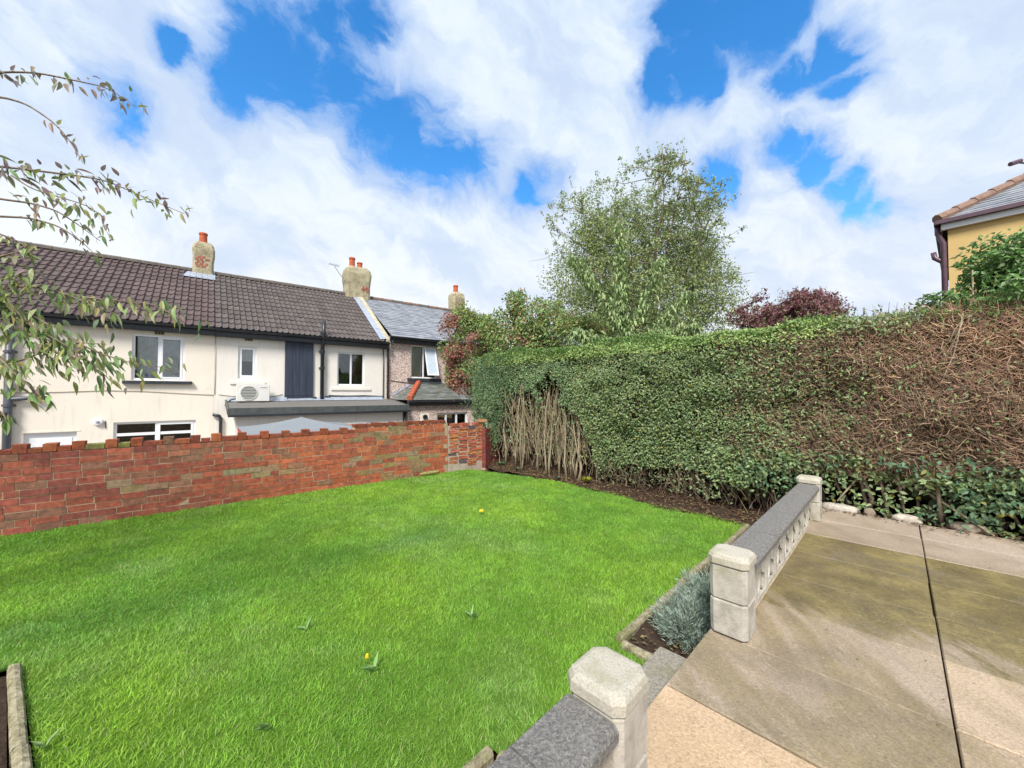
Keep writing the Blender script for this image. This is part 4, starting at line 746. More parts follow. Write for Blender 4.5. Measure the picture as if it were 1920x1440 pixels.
# ------------------------------------------------------------------ grass
def blades(n, box, poly, hmin, hmax, wd, dens_far=None):
    X = rng.uniform(box[0], box[1], n); Y = rng.uniform(box[2], box[3], n); k = in_poly(X, Y, poly)
    t_ = X/np.maximum(Y, .01); k &= (np.abs(t_) < 1.75) | (Y < .4); k &= Y > .5
    if dens_far is not None: d = np.hypot(X, Y); k &= rng.random(n) < np.interp(d, [0, 2.5, 9], [1, 1, dens_far])
    X, Y = X[k], Y[k]; n = len(X); d = np.hypot(X, Y); P = np.stack([X, Y, np.zeros(n)], -1)
    q = np.stack([X, Y, np.zeros(n)], -1); patch = .6*vnoise(q*.9, 7) + .4*vnoise(q*2.7, 8); tuft = .5+.5*vnoise(q*9, 9)
    h = rng.uniform(hmin, hmax, n)*(.75+.5*tuft)*(1+.15*patch); az_ = rng.uniform(0, 2*math.pi, n) + 0*X; wind = 2.2*vnoise(q*2.0, 12) + .9
    lean = rng.uniform(.25, 1.15, n); D = np.stack([np.cos(az_)*lean+.25*np.cos(wind), np.sin(az_)*lean+.25*np.sin(wind), np.ones(n)], -1); D = unit(D)
    sa = rng.uniform(0, 2*math.pi, n); Sd = np.stack([np.cos(sa), np.sin(sa), np.zeros(n)], -1); w_ = wd*rng.uniform(.7, 1.3, n)*np.interp(d, [1.5, 9], [.85, 1.9])
    drop = np.stack([D[:, 0], D[:, 1], -.55*np.ones(n)], -1)*rng.uniform(.1, .55, n)[:, None]
    m1 = P + D*(h*.55)[:, None]; tip = P + D*h[:, None] + drop*(h*.6)[:, None]
    V = np.stack([P-Sd*w_[:, None]*.5, P+Sd*w_[:, None]*.5, m1+Sd*w_[:, None]*.42, m1-Sd*w_[:, None]*.42, tip], 1); b = np.arange(n)[:, None]*5
    F = np.concatenate([b+[[0, 1, 2]], b+[[0, 2, 3]], b+[[3, 2, 4]]], 0)
    g = np.clip(.5+.5*patch, 0, 1)[:, None]; C = (1-g)*np.array([.18, .39, .062]) + g*np.array([.35, .55, .065]); pale = np.clip(vnoise(q*1.6, 21)*.9+vnoise(q*4.3, 22)*.6-.25, 0, 1)[:, None]; C = C*(1-.55*pale)+np.array([[.33, .47, .17]])*.55*pale; C = C*(.82+.36*tuft[:, None])*rng.uniform(.68, 1.34, (n, 1))
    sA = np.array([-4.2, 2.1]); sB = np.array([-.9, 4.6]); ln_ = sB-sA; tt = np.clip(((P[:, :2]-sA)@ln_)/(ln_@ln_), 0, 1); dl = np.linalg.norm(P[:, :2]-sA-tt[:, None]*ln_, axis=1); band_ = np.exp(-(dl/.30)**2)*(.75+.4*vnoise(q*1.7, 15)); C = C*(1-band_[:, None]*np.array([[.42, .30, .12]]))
    dry = rng.random(n) < .06; C[dry] = np.array([.40, .44, .18])*rng.uniform(.8, 1.2, (dry.sum(), 1)); return V.reshape(-1, 3), F, np.repeat(C, 5, 0)
V1, F1, C1 = blades(1150000, (-8.5, 3.2, .4, 8.5), LAWN, .020, .044, .0034, .5)
o = np_mesh('grass', V1, F1, M['grass_blade'], None, C1); o['kind'] = 'stuff'; o['label'] = 'short bright green grass of the lawn'
# broad-leaved weeds in the turf
def rosette(x, y, n, L, col, up=.55, name='lawn_weed', label='', group=None):
    a_ = rng.uniform(0, 2*math.pi, n); D = np.stack([np.cos(a_), np.sin(a_), np.full(n, up)*rng.uniform(.6, 1.6, n)], -1); P = np.zeros((n, 3)); P[:, 2] = .012; Nn = np.tile([[0, 0, 1.]], (n, 1)) + .2*rdir(n)
    e_ = tag(empty(name, (x, y, 0)), label, 'weed', group); leaves('leaf_rosette', P, D, Nn, L*rng.uniform(.7, 1.2, n), L*(.26 if n < 8 else .38)*rng.uniform(.8, 1.2, n), tint(n, [col]), M['leaf'], e_, .1, .25, False); return e_
for x, y, L, lab in ((-.83, 2.35, .12, 'pale upright weed beside the tiny yellow flower in the lawn'), (-1.45, 2.75, .10, 'pale upright weed in the middle of the lawn, off the darker grass band'), (-.30, 2.9, .11, 'pale weed in the lawn between the yellow flower and the lavender bed'), (-1.2, 1.95, .11, 'pale weed in the lawn between the tiny yellow flower and the corner bed'), (-2.2, 1.85, .09, 'pale weed in the lawn right beside the corner bed edging')):
    rosette(x, y, 5, L*.75, (.30, .46, .17), 1.3, label=lab, group='weeds in the lawn')
def flower(x, y, z, r_, label, name='yellow_flower'):
    e_ = tag(empty(name, (x, y, 0)), label, 'flower'); m = MB(); m.tube([(0, 0, 0), (0, 0, z)], .003, 5); m.build('stalk', M['turf'], e_)
    m = MB(); k = 12; m.rings([[(q*r_*math.cos(2*math.pi*j/k)*(1 if j % 2 else .78), q*r_*math.sin(2*math.pi*j/k)*(1 if j % 2 else .78), z+zz) for j in range(k)] for q, zz in ((.3, 0), (1, .012), (.75, .03), (.2, .034))]); m.build('flower_head', M['yellow_petal'], e_)
flower(-.42, 5.32, .055, .036, 'round yellow flower head in the lawn facing the wall end'); flower(-.89, 2.40, .05, .012, 'tiny yellow flower beside a weed in the lawn')

# ------------------------------------------------------------------ privet hedge
hd = tag(empty('privet_hedge', (*map(float, hp(.5, 0, 0)[:2]), 0)), 'tall clipped green privet hedge with bare stems showing near the brick wall', 'hedge')
off = np.array(hd.location[:])
def hn(n): return np.tile(np.array([[HM[0], HM[1], .25]]), (n, 1))
def bulge(q, z): P = np.stack([q*1.1, z*1.3, 0*q], -1); return .13*vnoise(P, 31) + .07*vnoise(P*3.1, 32) + .09*np.sin(np.clip((z-.2)/2.4, 0, 1)*math.pi)
def sst(x, a, b): t_ = np.clip((x-a)/(b-a), 0, 1); return t_*t_*(3-2*t_)
def topz(q): return 2.62 - .05*sst(q, 1, 4) + .04*np.sin(q*2.3) + .03*np.sin(q*6.1)
def gap_mask(q, z):     # 1 where the foliage has died back to bare stems
    n_ = .34*vnoise(np.stack([q*2.6, z*2.2, 0*q], -1), 44) + .16*vnoise(np.stack([q*8, z*6, 0*q], -1), 45); zt = np.interp(q, [-2.5, -2.2, -1.5, -.7, -.25, .05, .3], [.2, 1.35, 1.85, 1.75, 1.55, .75, .25]); return z < zt + n_
def brown(q, z): n_ = .45*vnoise(np.stack([q*1.2, z*1.6, 0*q], -1), 51) + .25*vnoise(np.stack([q*4, z*4, 0*q], -1), 52); return np.clip(sst(q + 1.3*n_ + .5*vnoise(np.stack([q*9, z*9, 0*q], -1), 53), 2.45, 4.5)*sst(z + .5*n_, .62, .95)*(1-.75*sst(z, 2.28, 2.5)*(1-sst(q, 3.8, 4.6))), 0, 1)
n = 150000; q = rng.uniform(-3.3, 6.2, n); z = rng.uniform(.12, 2.62, n); z = np.minimum(z, topz(q))
dep = rng.exponential(.055, n); w = bulge(q, z) + .03 - dep + .05*np.minimum(0, 0) ; edge = sst(z, 2.3, 2.66); w -= .10*edge*edge
pb = brown(q, z); keep = (rng.random(n) > pb*.93) & ~(gap_mask(q, z) & (rng.random(n) < .955))
low = z < (.42 + .30*sst(q, 2.4, 3.0) + .16*vnoise(np.stack([q*2.2, 0*q, 0*q], -1), 61)); keep &= ~(low & (rng.random(n) < .86))
clump = vnoise(np.stack([q*6, z*6, dep*4], -1), 62); keep &= rng.random(n) < (.72 + .5*clump)
q, z, w, dep = q[keep], z[keep], w[keep], dep[keep]; n = len(q); P = hp(q, w, z); D = unit(hn(n)*rng.uniform(-.15, .9, (n, 1)) + rdir(n)*.9); Nn = hn(n)*1.0 + np.array([[0, 0, .6]]) + rdir(n)*.7
big = (q > 2.2) & (z < .95); Ls = np.where(big, rng.uniform(.055, .085, n), rng.uniform(.032, .056, n)); 
C = tint(n, [(.225, .315, .135), (.28, .375, .16), (.36, .445, .23), (.185, .265, .135), (.40, .43, .16)], .25, [.3, .3, .2, .15, .05]); y_ = rng.random(n) < .012; C[y_] = np.array([.42, .33, .05])
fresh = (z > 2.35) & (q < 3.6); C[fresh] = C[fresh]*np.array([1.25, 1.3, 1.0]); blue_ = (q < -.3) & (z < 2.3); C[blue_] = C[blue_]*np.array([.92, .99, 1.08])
leaves('foliage', P-off, D, Nn, Ls, Ls*.52, C, M['leaf'], hd)
# clipped top
n = 30000; q = rng.uniform(-3.2, 6.0, n); w = -rng.uniform(-.02, 1.15, n); z = topz(q) + .05*vnoise(np.stack([q*2.5, w*2.5, 0*q], -1), 71) - rng.exponential(.04, n) - .05*sst(-w, .8, 1.15); k = rng.random(n) > sst(q, 3.6, 4.6)*.8; q, w, z = q[k], w[k], z[k]; n = len(q)
P = hp(q, w, z); D = unit(rdir(n) + np.array([[0, 0, .5]])); Nn = np.array([[0, 0, 1.]]) + rdir(n)*.6; Ls = rng.uniform(.032, .058, n)
leaves('top_foliage', P-off, D, Nn, Ls, Ls*.52, tint(n, [(.18, .29, .085), (.22, .36, .10), (.14, .24, .085)], .22), M['leaf'], hd)
# upright shoots on top
n = 260; q = rng.uniform(-3.0, 6.2, n); q = np.where(rng.random(n) < .5, rng.uniform(3.0, 5.2, n), q); B0 = hp(q, -rng.uniform(.02, .9, n), topz(q)-.05); T_ = B0 + np.stack([rng.normal(0, .04, n), rng.normal(0, .04, n), rng.uniform(.06, .24, n)], -1); PP = curved(B0, T_, 4)
sticks('shoots', PP-off, taper(n, 4, .003, .0015), M['twig'], hd, tint(n, [(.16, .15, .07)]))['kind'] = 'stuff'
kk = 7; f = rng.random((n, kk, 1)); LP = (B0[:, None]*(1-f) + T_[:, None]*f).reshape(-1, 3); nl = len(LP); D = rdir(nl)+np.array([[0, 0, .5]]); leaves('shoot_leaves', LP-off, D, rdir(nl)+np.array([[0, 0, .8]]), rng.uniform(.03, .05, nl), rng.uniform(.015, .024, nl), tint(nl, [(.17, .25, .10), (.23, .31, .12)]), M['leaf'], hd)
# inner twig mass that closes the hedge
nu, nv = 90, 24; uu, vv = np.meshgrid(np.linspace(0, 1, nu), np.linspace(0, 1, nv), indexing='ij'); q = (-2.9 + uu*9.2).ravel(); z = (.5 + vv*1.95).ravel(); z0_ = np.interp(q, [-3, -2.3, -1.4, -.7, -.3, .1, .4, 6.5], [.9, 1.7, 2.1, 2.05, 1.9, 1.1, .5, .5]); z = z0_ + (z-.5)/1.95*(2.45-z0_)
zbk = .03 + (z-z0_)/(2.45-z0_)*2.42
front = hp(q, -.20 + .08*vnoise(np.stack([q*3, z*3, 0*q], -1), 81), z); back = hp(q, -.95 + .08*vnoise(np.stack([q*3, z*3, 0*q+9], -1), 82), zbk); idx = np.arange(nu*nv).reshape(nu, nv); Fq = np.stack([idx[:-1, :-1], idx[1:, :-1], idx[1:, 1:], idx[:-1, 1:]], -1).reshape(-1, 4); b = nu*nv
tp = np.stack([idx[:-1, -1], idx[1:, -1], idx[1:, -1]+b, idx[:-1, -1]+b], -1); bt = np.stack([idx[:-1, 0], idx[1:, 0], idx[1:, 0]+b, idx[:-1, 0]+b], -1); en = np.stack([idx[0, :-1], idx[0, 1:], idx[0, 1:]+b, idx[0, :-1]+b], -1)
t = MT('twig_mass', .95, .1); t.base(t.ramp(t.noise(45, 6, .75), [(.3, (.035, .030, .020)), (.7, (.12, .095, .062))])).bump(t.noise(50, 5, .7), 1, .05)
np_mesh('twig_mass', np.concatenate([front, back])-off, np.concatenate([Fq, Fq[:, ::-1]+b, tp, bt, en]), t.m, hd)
# countable bare stems in the opening and along the foot
for k in range(64):
    if k < 42: q0 = rng.uniform(-2.3, .25); w0 = rng.uniform(-.55, .12); zt = rng.uniform(1.5, 2.3); r0 = rng.uniform(.008, .021); tiltq = rng.normal(0, .16) + (.12 if q0 > -.4 else 0)*-1
    else: q0 = rng.uniform(.3, 3.1); w0 = rng.uniform(-.5, -.02); zt = rng.uniform(.6, 1.2); r0 = rng.uniform(.012, .024); tiltq = rng.normal(0, .15)
    z0 = .03 + max(0, -1.2-q0)*.12
    pts = [tuple(hp(q0 + tiltq*f + rng.normal(0, .022), w0 + rng.normal(0, .03) - .1*f, z0-.06+zt*f) - off) for f in (0, .2, .4, .6, .8, 1)]
    m = MB(); m.tube(pts, [r0*1.15, r0, r0*.92, r0*.8, r0*.65, r0*.5], 7); m.build('stem', M['stem'], hd, smooth=True)
n = 800; q = rng.uniform(-2.5, .35, n); w = rng.uniform(-.6, .1, n); z = rng.uniform(.1, 1.5, n); B0 = hp(q, w, z); T_ = hp(q+rng.normal(0, .18, n), w+rng.normal(.02, .08, n), z+rng.uniform(.25, .85, n)); sticks('fine_stems', curved(B0, T_, 5, 0, .035)-off, taper(n, 5, .0065, .003), M['twig'], hd, tint(n, [(.36, .28, .185), (.26, .20, .13), (.45, .36, .24)]))['kind'] = 'stuff'
n = 500; q = rng.uniform(.2, 3.2, n); w = rng.uniform(-.5, .12, n); z = rng.uniform(.02, .35, n); B0 = hp(q, w, z); T_ = hp(q+rng.normal(0, .15, n), w+rng.normal(.05, .12, n), z+rng.uniform(.05, .5, n)); sticks('foot_twigs', curved(B0, T_, 4, 0, .06)-off, taper(n, 4, .005, .002), M['twig'], hd, tint(n, [(.22, .16, .11), (.14, .10, .07), (.30, .23, .16)]))['kind'] = 'stuff'
# leaves hanging over the return wall
n = 9000; q = rng.uniform(-3.35, -2.0, n); zz = rng.uniform(.45, 2.55, n); w = rng.normal(-.15, .32, n); k = (zz > np.interp(q, [-3.3, -2.8, -2.45, -2.2, -2.0], [1.35, 1.1, .6, .55, 1.5])); q, w, zz = q[k], w[k], zz[k]; n = len(q); P = hp(q, w, zz); Ls = rng.uniform(.035, .06, n)
leaves('overhang', P-off, rdir(n)+np.array([[0, 0, -.1]]), rdir(n)+np.array([[-.4, -.4, .5]]), Ls, Ls*.5, tint(n, [(.12, .20, .10), (.16, .245, .12), (.10, .165, .09)], .25), M['leaf'], hd)

# ------------------------------------------------------------------ dead brown section
dh = tag(empty('dead_hedge', (*map(float, hp(4.6, 0, 0)[:2]), .28)), 'dead brown hedge section of bare tangled twigs beside the patio', 'hedge'); off = np.array(dh.location[:])
n = 34000; q = rng.uniform(2.0, 6.0, n); z = rng.uniform(.7, 2.6, n); k = rng.random(n) < brown(q, z)*.95+.03; q, z = q[k], z[k]; n = len(q); dep = rng.exponential(.08, n); w = bulge(q, z) - dep + .02 - .12*sst(z, 2.3, 2.65)
B0 = hp(q, w, z); fan = rng.normal(0, .75, n); Ln = rng.uniform(.035, .15, n)*(1+.5*sst(q, 3.8, 5.2)*sst(z, 1.5, 2.2)); sw = np.clip((z-1.7)*.8, -.4, .8)*sst(q, 3.6, 5)
Dv = HV[None]*(fan + .55*sw)[:, None] + HM[None]*rng.uniform(-.12, .40, (n, 1)); Dv = np.concatenate([Dv, (rng.normal(.22, .75, n) - .35*sw)[:, None]], 1); T_ = B0 + unit(Dv)*Ln[:, None]
wd_ = sst(q, 3.5, 5.0)[:, None]*sst(z, 1.5, 2.3)[:, None]; C = tint(n, [(.335, .215, .145), (.245, .16, .112), (.44, .295, .195), (.18, .125, .092), (.57, .42, .285)], .2, [.32, .25, .2, .15, .08]); C = C*(1+.35*wd_*np.array([[1.1, 1, .9]]))
sticks('dead_twigs', curved(B0, T_, 4, 0, .07)-off, taper(n, 4, .0032, .0014)*rng.uniform(.6, 1.5, (n, 1)), M['twig'], dh, C)['kind'] = 'stuff'
n = 52000; q = rng.uniform(1.9, 6.0, n); z = rng.uniform(.7, 2.5, n); k = rng.random(n) < brown(q, z)*(1-.75*sst(q, 4.2, 5.2)*sst(z, 1.2, 1.8)); q, z = q[k], z[k]; n = len(q); dep = rng.exponential(.07, n); P = hp(q, bulge(q, z)-.02-dep, z); Ls = rng.uniform(.022, .045, n)
leaves('dead_leaves', P-off, rdir(n)+np.array([[0, 0, -.4]]), rdir(n)+np.array([[-.5, -.5, .3]]), Ls, Ls*.5, tint(n, [(.29, .195, .135), (.22, .155, .115), (.38, .265, .185), (.19, .19, .10), (.18, .24, .12)], .25, [.36, .28, .2, .08, .08]), M['leaf'], dh, .1, .3)
nu, nv = 50, 16; uu, vv = np.meshgrid(np.linspace(0, 1, nu), np.linspace(0, 1, nv), indexing='ij'); q = (2.6+uu*4.2).ravel(); z = (.75+vv*1.75).ravel(); idx = np.arange(nu*nv).reshape(nu, nv); Fq = np.stack([idx[:-1, :-1], idx[1:, :-1], idx[1:, 1:], idx[:-1, 1:]], -1).reshape(-1, 4)
t = MT('dead_twig_mass', .95, .1); t.base(t.ramp(t.noise(60, 6, .75), [(.3, (.04, .028, .02)), (.7, (.16, .11, .075))])).bump(t.noise(60, 5, .7), 1, .05)
np_mesh('twig_mass', hp(q, -.14+.07*vnoise(np.stack([q*4, z*4, 0*q], -1), 91), z)-off, Fq, t.m, dh)
for k in range(33):     # trunks under the dead part
    q0 = rng.uniform(2.7, 6.2) if k < 26 else rng.uniform(3.88, 4.5); w0 = rng.uniform(-.5, -.12) if k < 26 else rng.uniform(-.32, -.06); zb = .28 if q0 > 2.95 else .05; r0 = rng.uniform(.010, .023); tq = rng.normal(0, .22); pts = [tuple(hp(q0+tq*f+rng.normal(0, .015), w0+rng.normal(0, .03)+.05*f, zb-.05+f*rng.uniform(.8, .95)) - off) for f in (0, .25, .5, .75, 1)]
    m = MB(); m.tube(pts, [r0*1.3, r0, r0*.9, r0*.8, r0*.6], 8); m.build('trunk', M['bark'], dh, smooth=True)
for (q0, q1, za, zb, w1) in ((4.15, 4.85, .62, .30, .18), (3.55, 3.25, .72, .38, .12), (4.7, 5.3, .66, .33, .22), (3.9, 3.6, .75, .45, .08), (5.0, 4.7, .3, .8, .0)):
    m = MB(); m.tube([tuple(hp(q0+(q1-q0)*f, -.25+(w1+.25)*f, za+(zb-za)*f+.06*math.sin(f*5))-off) for f in (0, .3, .6, 1)], [.016, .013, .011, .007], 7); m.build('fallen_branch', M['stem'], dh, smooth=True)
for k in range(34):     # thicker pale branches sweeping through the dead face
    q0 = rng.uniform(3.4, 6.0); z0 = rng.uniform(.9, 2.2); L = rng.uniform(.3, .8); a_ = rng.uniform(.2, 1.25)*rng.choice((-1, 1)); pts = [tuple(hp(q0+math.cos(a_)*L*f*.8+rng.normal(0, .015), bulge(np.array([q0]), np.array([z0]))[0]-.04+rng.uniform(-.03, .05), z0+abs(math.sin(a_))*L*f)-off) for f in (0, .25, .5, .75, 1)]
    m = MB(); m.tube(pts, [.008, .007, .006, .005, .003], 5); m.build('branch', M['stem'], dh, smooth=True)
# green skirt of larger leaves along the patio
n = 2900; q = rng.uniform(2.6, 6.3, n); z = .30 + rng.beta(2.0, 1.5, n)*.72; cl = vnoise(np.stack([q*2.6, z*3.0, 0*q], -1), 95); k = cl > -.28 + .25*(z < .5); k &= ~((q > 3.85) & (q < 4.5) & (z < .78) & (rng.random(n) < .45)); q, z = q[k], z[k]; n = len(q); w = rng.normal(-.02, .12, n) + .12*cl[k]; P = hp(q, w, z); Ls = rng.uniform(.05, .085, n)
leaves('skirt_leaves', P-off, rdir(n)+np.array([[-.3, -.3, -.1]]), rdir(n)*.7+np.array([[-.3, -.3, .9]]), Ls, Ls*.5, tint(n, [(.10, .19, .10), (.14, .25, .135), (.085, .155, .09), (.19, .29, .16)], .22), M['leaf'], dh)

# ------------------------------------------------------------------ laurel above the dead hedge
lb = tag(empty('laurel_bush', (*map(float, hp(5.3, -.55, 0)[:2]), 0)), 'leafy green laurel bush rising above the dead hedge by the yellow house', 'bush'); off = np.array(lb.location[:])
def blob_leaves(name, par, off, blobs, n, Lr, wr, cols, jit=.2, up=.4, mat='leaf', shell=.5, wts=None, droop=.12, dens=0):
    vol = np.array([b[3]*b[4]*b[5] for b in blobs])**.67; k = rng.choice(len(blobs), n, p=vol/vol.sum()); B = np.array(blobs)[k]; d = rdir(n); r_ = rng.random(n)**(shell); P = B[:, :3] + d*r_[:, None]*B[:, 3:6]
    P = P + .12*np.stack([vnoise(P*3, 1), vnoise(P*3, 2), vnoise(P*3, 3)], -1)
    if dens: kk = vnoise(P*dens, 5) > -.25 + rng.uniform(-.2, .2, n); P, d = P[kk], d[kk]; n = len(P)
    Ls = rng.uniform(*Lr, n); D = rdir(n) + d*.5 + np.array([[0, 0, -droop*2]]); return leaves(name, P-off, D, rdir(n)*.8+d*.6+np.array([[0, 0, up]]), Ls, Ls*wr, tint(n, cols, jit, wts), M[mat], par, .12, droop)
def hb_(q, w, z, a, b, c): p = hp(q, w, z); return (p[0], p[1], p[2], a, b, c)
blobs = [hb_(5.04, -.6, 3.20, .33, .33, .20), hb_(5.0, -.6, 2.90, .34, .34, .26), hb_(5.05, -.6, 3.05, .35, .35, .22), hb_(5.45, -.6, 3.25, .42, .42, .24), hb_(5.4, -.5, 2.92, .45, .42, .3), hb_(6.0, -.6, 3.2, .5, .5, .4), hb_(4.6, -.4, 2.68, .28, .28, .12), hb_(5.1, -.3, 2.70, .35, .25, .13)]
blob_leaves('foliage', lb, off, blobs, 11000, (.05, .085), .5, [(.13, .25, .07), (.17, .32, .085), (.10, .19, .06), (.26, .37, .18)], .22, .6, shell=.4)
for k in range(9): q0 = rng.uniform(4.6, 6.0); m = MB(); m.tube([tuple(hp(q0+rng.normal(0, .05)*f*4, -.5+rng.normal(0, .03), 1.6+f*1.45)-off) for f in (0, .3, .6, 1)], [.02, .016, .012, .006], 7); m.build('stem', M['stem'], lb, smooth=True)

# ------------------------------------------------------------------ trees beyond the hedge
def tree(name, label, cat, base, stems, crown, nb, nt_, nl, Lr, wr, cols, wts=None, spread=.9, up=.5, droop=.12, barkmat='bark', r0=.05, group=None, twl=.5, C0=None):
    """stems: list of tip points; sub-branches and twigs fill the crown ellipsoid (cx,cy,cz,rx,ry,rz)"""
    e_ = tag(empty(name, base), label, cat, group); off = np.array(base); cx, cy, cz, rx, ry, rz = crown; cen = np.array([cx, cy, cz]); rad = np.array([rx, ry, rz]); BP, TP = [], []
    for s_ in stems:
        b0 = np.array(base)+np.array([rng.normal(0, .12), rng.normal(0, .12), -.1]); pl = curved(b0[None], np.array([s_], float), 8, 0, .025)[0]; m = MB(); m.tube([tuple(p-off) for p in pl], list(np.linspace(r0, r0*.18, 8)), 7); m.build('trunk', M[barkmat], e_, smooth=True)
        f = rng.uniform(.28, 1.0, nb)**.8; i = np.clip((f*7).astype(int), 0, 6); g = (f*7-i)[:, None]; st = pl[i]*(1-g)+pl[i+1]*g; tgt = st + rdir(nb)*rad*spread*rng.uniform(.25, .75, (nb, 1))*np.array([1, 1, .5]) + np.array([[0, 0, up]])*rng.uniform(.4, 1.4, (nb, 1))
        rel = (tgt-cen)/rad; L_ = np.linalg.norm(rel, axis=1, keepdims=True); lim = 1.0 + .10*vnoise(rel*2.2, 17)[:, None] + .05; tgt = np.where(L_ > lim, cen+rel/L_*lim*rad, tgt); BP.append(st); TP.append(tgt)
    BP = np.concatenate(BP); TP = np.concatenate(TP); br = curved(BP, TP, 5, .05, .04); sticks('branches', br-off, taper(len(BP), 5, r0*.32, r0*.08), M['twig'], e_, tint(len(BP), [C0 or (.20, .17, .13)]))['kind'] = 'stuff'
    f = rng.random((len(BP), nt_)); i = np.clip((f*4).astype(int), 0, 3); g = (f*4-i)[..., None]; r_ = np.arange(len(BP))[:, None]; ts = (br[r_, i]*(1-g)+br[r_, i+1]*g).reshape(-1, 3); te = ts + (rdir(len(ts))*.8+np.array([[0, 0, .35]]))*twl*rng.uniform(.4, 1.1, (len(ts), 1)); tw = curved(ts, te, 4, .05, .05); sticks('twigs', tw-off, taper(len(ts), 4, r0*.07, r0*.03), M['twig'], e_, tint(len(ts), [C0 or (.22, .19, .14)]))['kind'] = 'stuff'
    n = len(ts); f = rng.random((n, nl)); i = np.clip((f*3).astype(int), 0, 2); g = (f*3-i)[..., None]; r_ = np.arange(n)[:, None]; P = (tw[r_, i]*(1-g)+tw[r_, i+1]*g).reshape(-1, 3) + rng.normal(0, .03, (n*nl, 3)); k = len(P); Ls = rng.uniform(*Lr, k)
    leaves('crown', P-off, rdir(k)+np.array([[0, 0, -droop*3]]), rdir(k)+np.array([[-.2, -.4, .5]]), Ls, Ls*wr, tint(k, cols, .22, wts), M['leaf'], e_, .12, droop); return e_
bs = []
for k in range(11):
    a_ = k*2.4; rr_ = .3+.72*((k*.37) % 1); bs.append((3.85+2.7*rr_*math.cos(a_), 12+2.2*rr_*math.sin(a_), [8.7, 7.9, 8.3, 7.0, 8.1, 7.4, 8.5, 6.6, 7.8, 6.4, 8.2][k]))
bt = tree('birch_tree', 'tall airy birch tree with many slender stems beyond the hedge', 'tree', (4.05, 12, -.06), bs, (3.9, 12, 5.15, 3.5, 2.6, 3.5), 22, 8, 17, (.05, .085), .62, [(.27, .345, .14), (.34, .42, .165), (.22, .29, .125), (.42, .46, .17), (.25, .325, .165)], None, .9, .45, .15, 'bark', .055, twl=.55)
boff = np.array(bt.location[:])
blobs = [(3.95, 12, 4.6, 2.9, 2.2, 2.2), (2.35, 12, 5.0, 1.5, 1.3, 1.7), (5.75, 12, 4.4, 1.5, 1.3, 2.0), (2.9, 12, 6.9, 1.1, 1.0, 1.5), (4.3, 12, 6.7, 1.2, 1.0, 1.5), (5.7, 12, 6.3, .95, .9, 1.5), (4.0, 12, 3.2, 2.6, 1.8, 1.0)]
blob_leaves('inner_crown', bt, boff, blobs, 86000, (.05, .085), .6, [(.28, .355, .145), (.35, .43, .17), (.23, .30, .13), (.43, .47, .17), (.26, .335, .165)], .22, .5, shell=.42, dens=1.7)
# young cherry: long drooping lime leaves along a few limbs
sp = tag(empty('cherry_sapling', (2.55, 8.9, -.06)), 'lime green sapling with long drooping leaves in front of the birch', 'tree'); off = np.array(sp.location[:])
limbs = [[(2.55, 8.9, -.1), (2.55, 8.9, 2.2), (2.56, 8.9, 3.8), (2.50, 8.9, 5.75)], [(2.55, 8.9, 3.1), (2.2, 8.8, 3.75), (1.75, 8.8, 4.4), (1.36, 8.8, 4.85)], [(2.55, 8.9, 2.9), (3.0, 8.9, 3.6), (3.35, 8.95, 4.3), (3.55, 8.95, 4.9)], [(2.6, 8.9, 2.6), (3.1, 8.7, 3.0), (3.6, 8.7, 3.5), (4.05, 8.7, 4.0)], [(2.5, 8.9, 2.6), (2.1, 8.6, 2.85), (1.7, 8.6, 3.0), (1.4, 8.6, 3.05)], [(2.6, 8.9, 2.6), (3.1, 8.5, 2.9), (3.6, 8.5, 3.05), (4.1, 8.5, 3.2)]]
LP = []
for i, lm in enumerate(limbs):
    lm = np.array(lm, float); ff = np.linspace(0, 3, 16); pl = np.stack([np.interp(ff, range(4), lm[:, k]) for k in range(3)], -1); m = MB(); m.tube([tuple(p-off) for p in pl], list(np.linspace(.03 if i == 0 else .014, .004, 16)), 6); m.build('trunk' if i == 0 else 'limb', M['stem'], sp, smooth=True)
    n = 900 if i == 0 else 480; f = rng.uniform(.35 if i == 0 else .05, 1, n)*14.99; j = f.astype(int); g = (f-j)[:, None]; LP.append(pl[j]*(1-g)+pl[j+1]*g+rng.normal(0, .07, (n, 3)))
LP = np.concatenate(LP); n = len(LP); a_ = rng.uniform(0, 2*math.pi, n); D = np.stack([np.cos(a_)*.75, np.sin(a_)*.75, rng.uniform(-1.2, -.1, n)], -1); Ls = rng.uniform(.12, .19, n)
leaves('crown', LP-off, D, np.stack([np.cos(a_)*.8, np.sin(a_)*.8, np.full(n, .9)], -1)+rdir(n)*.3, Ls, Ls*.30, tint(n, [(.36, .47, .21), (.44, .55, .27), (.29, .39, .17)], .2), M['leaf'], sp, .1, .25)
# elder-like mass behind the hedge end
eb = tag(empty('elder_shrub', (.55, 10.4, -.06)), 'large mixed green shrub with reddening leaves behind the hedge end', 'shrub'); off = np.array(eb.location[:])
blobs = [(.0, 10.4, 3.3, .9, .7, .75), (.8, 10.3, 3.5, .9, .7, .8), (-.55, 10.6, 3.1, .6, .6, .6), (1.5, 10.0, 3.3, .8, .7, .6), (2.3, 10.0, 3.2, .9, .7, .6), (-.3, 10.3, 2.4, .8, .6, .7), (.6, 10.2, 2.6, .9, .6, .7), (-.95, 10.7, 3.5, .45, .4, .5), (.1, 10.3, 4.15, .3, .3, .35), (-1.0, 10.8, 2.6, .45, .4, .55), (-1.6, 10.9, 3.05, .42, .4, .5), (-1.3, 10.8, 3.65, .45, .4, .45), (-1.55, 10.9, 2.3, .34, .3, .5), (-1.15, 10.7, 2.1, .4, .35, .45)]
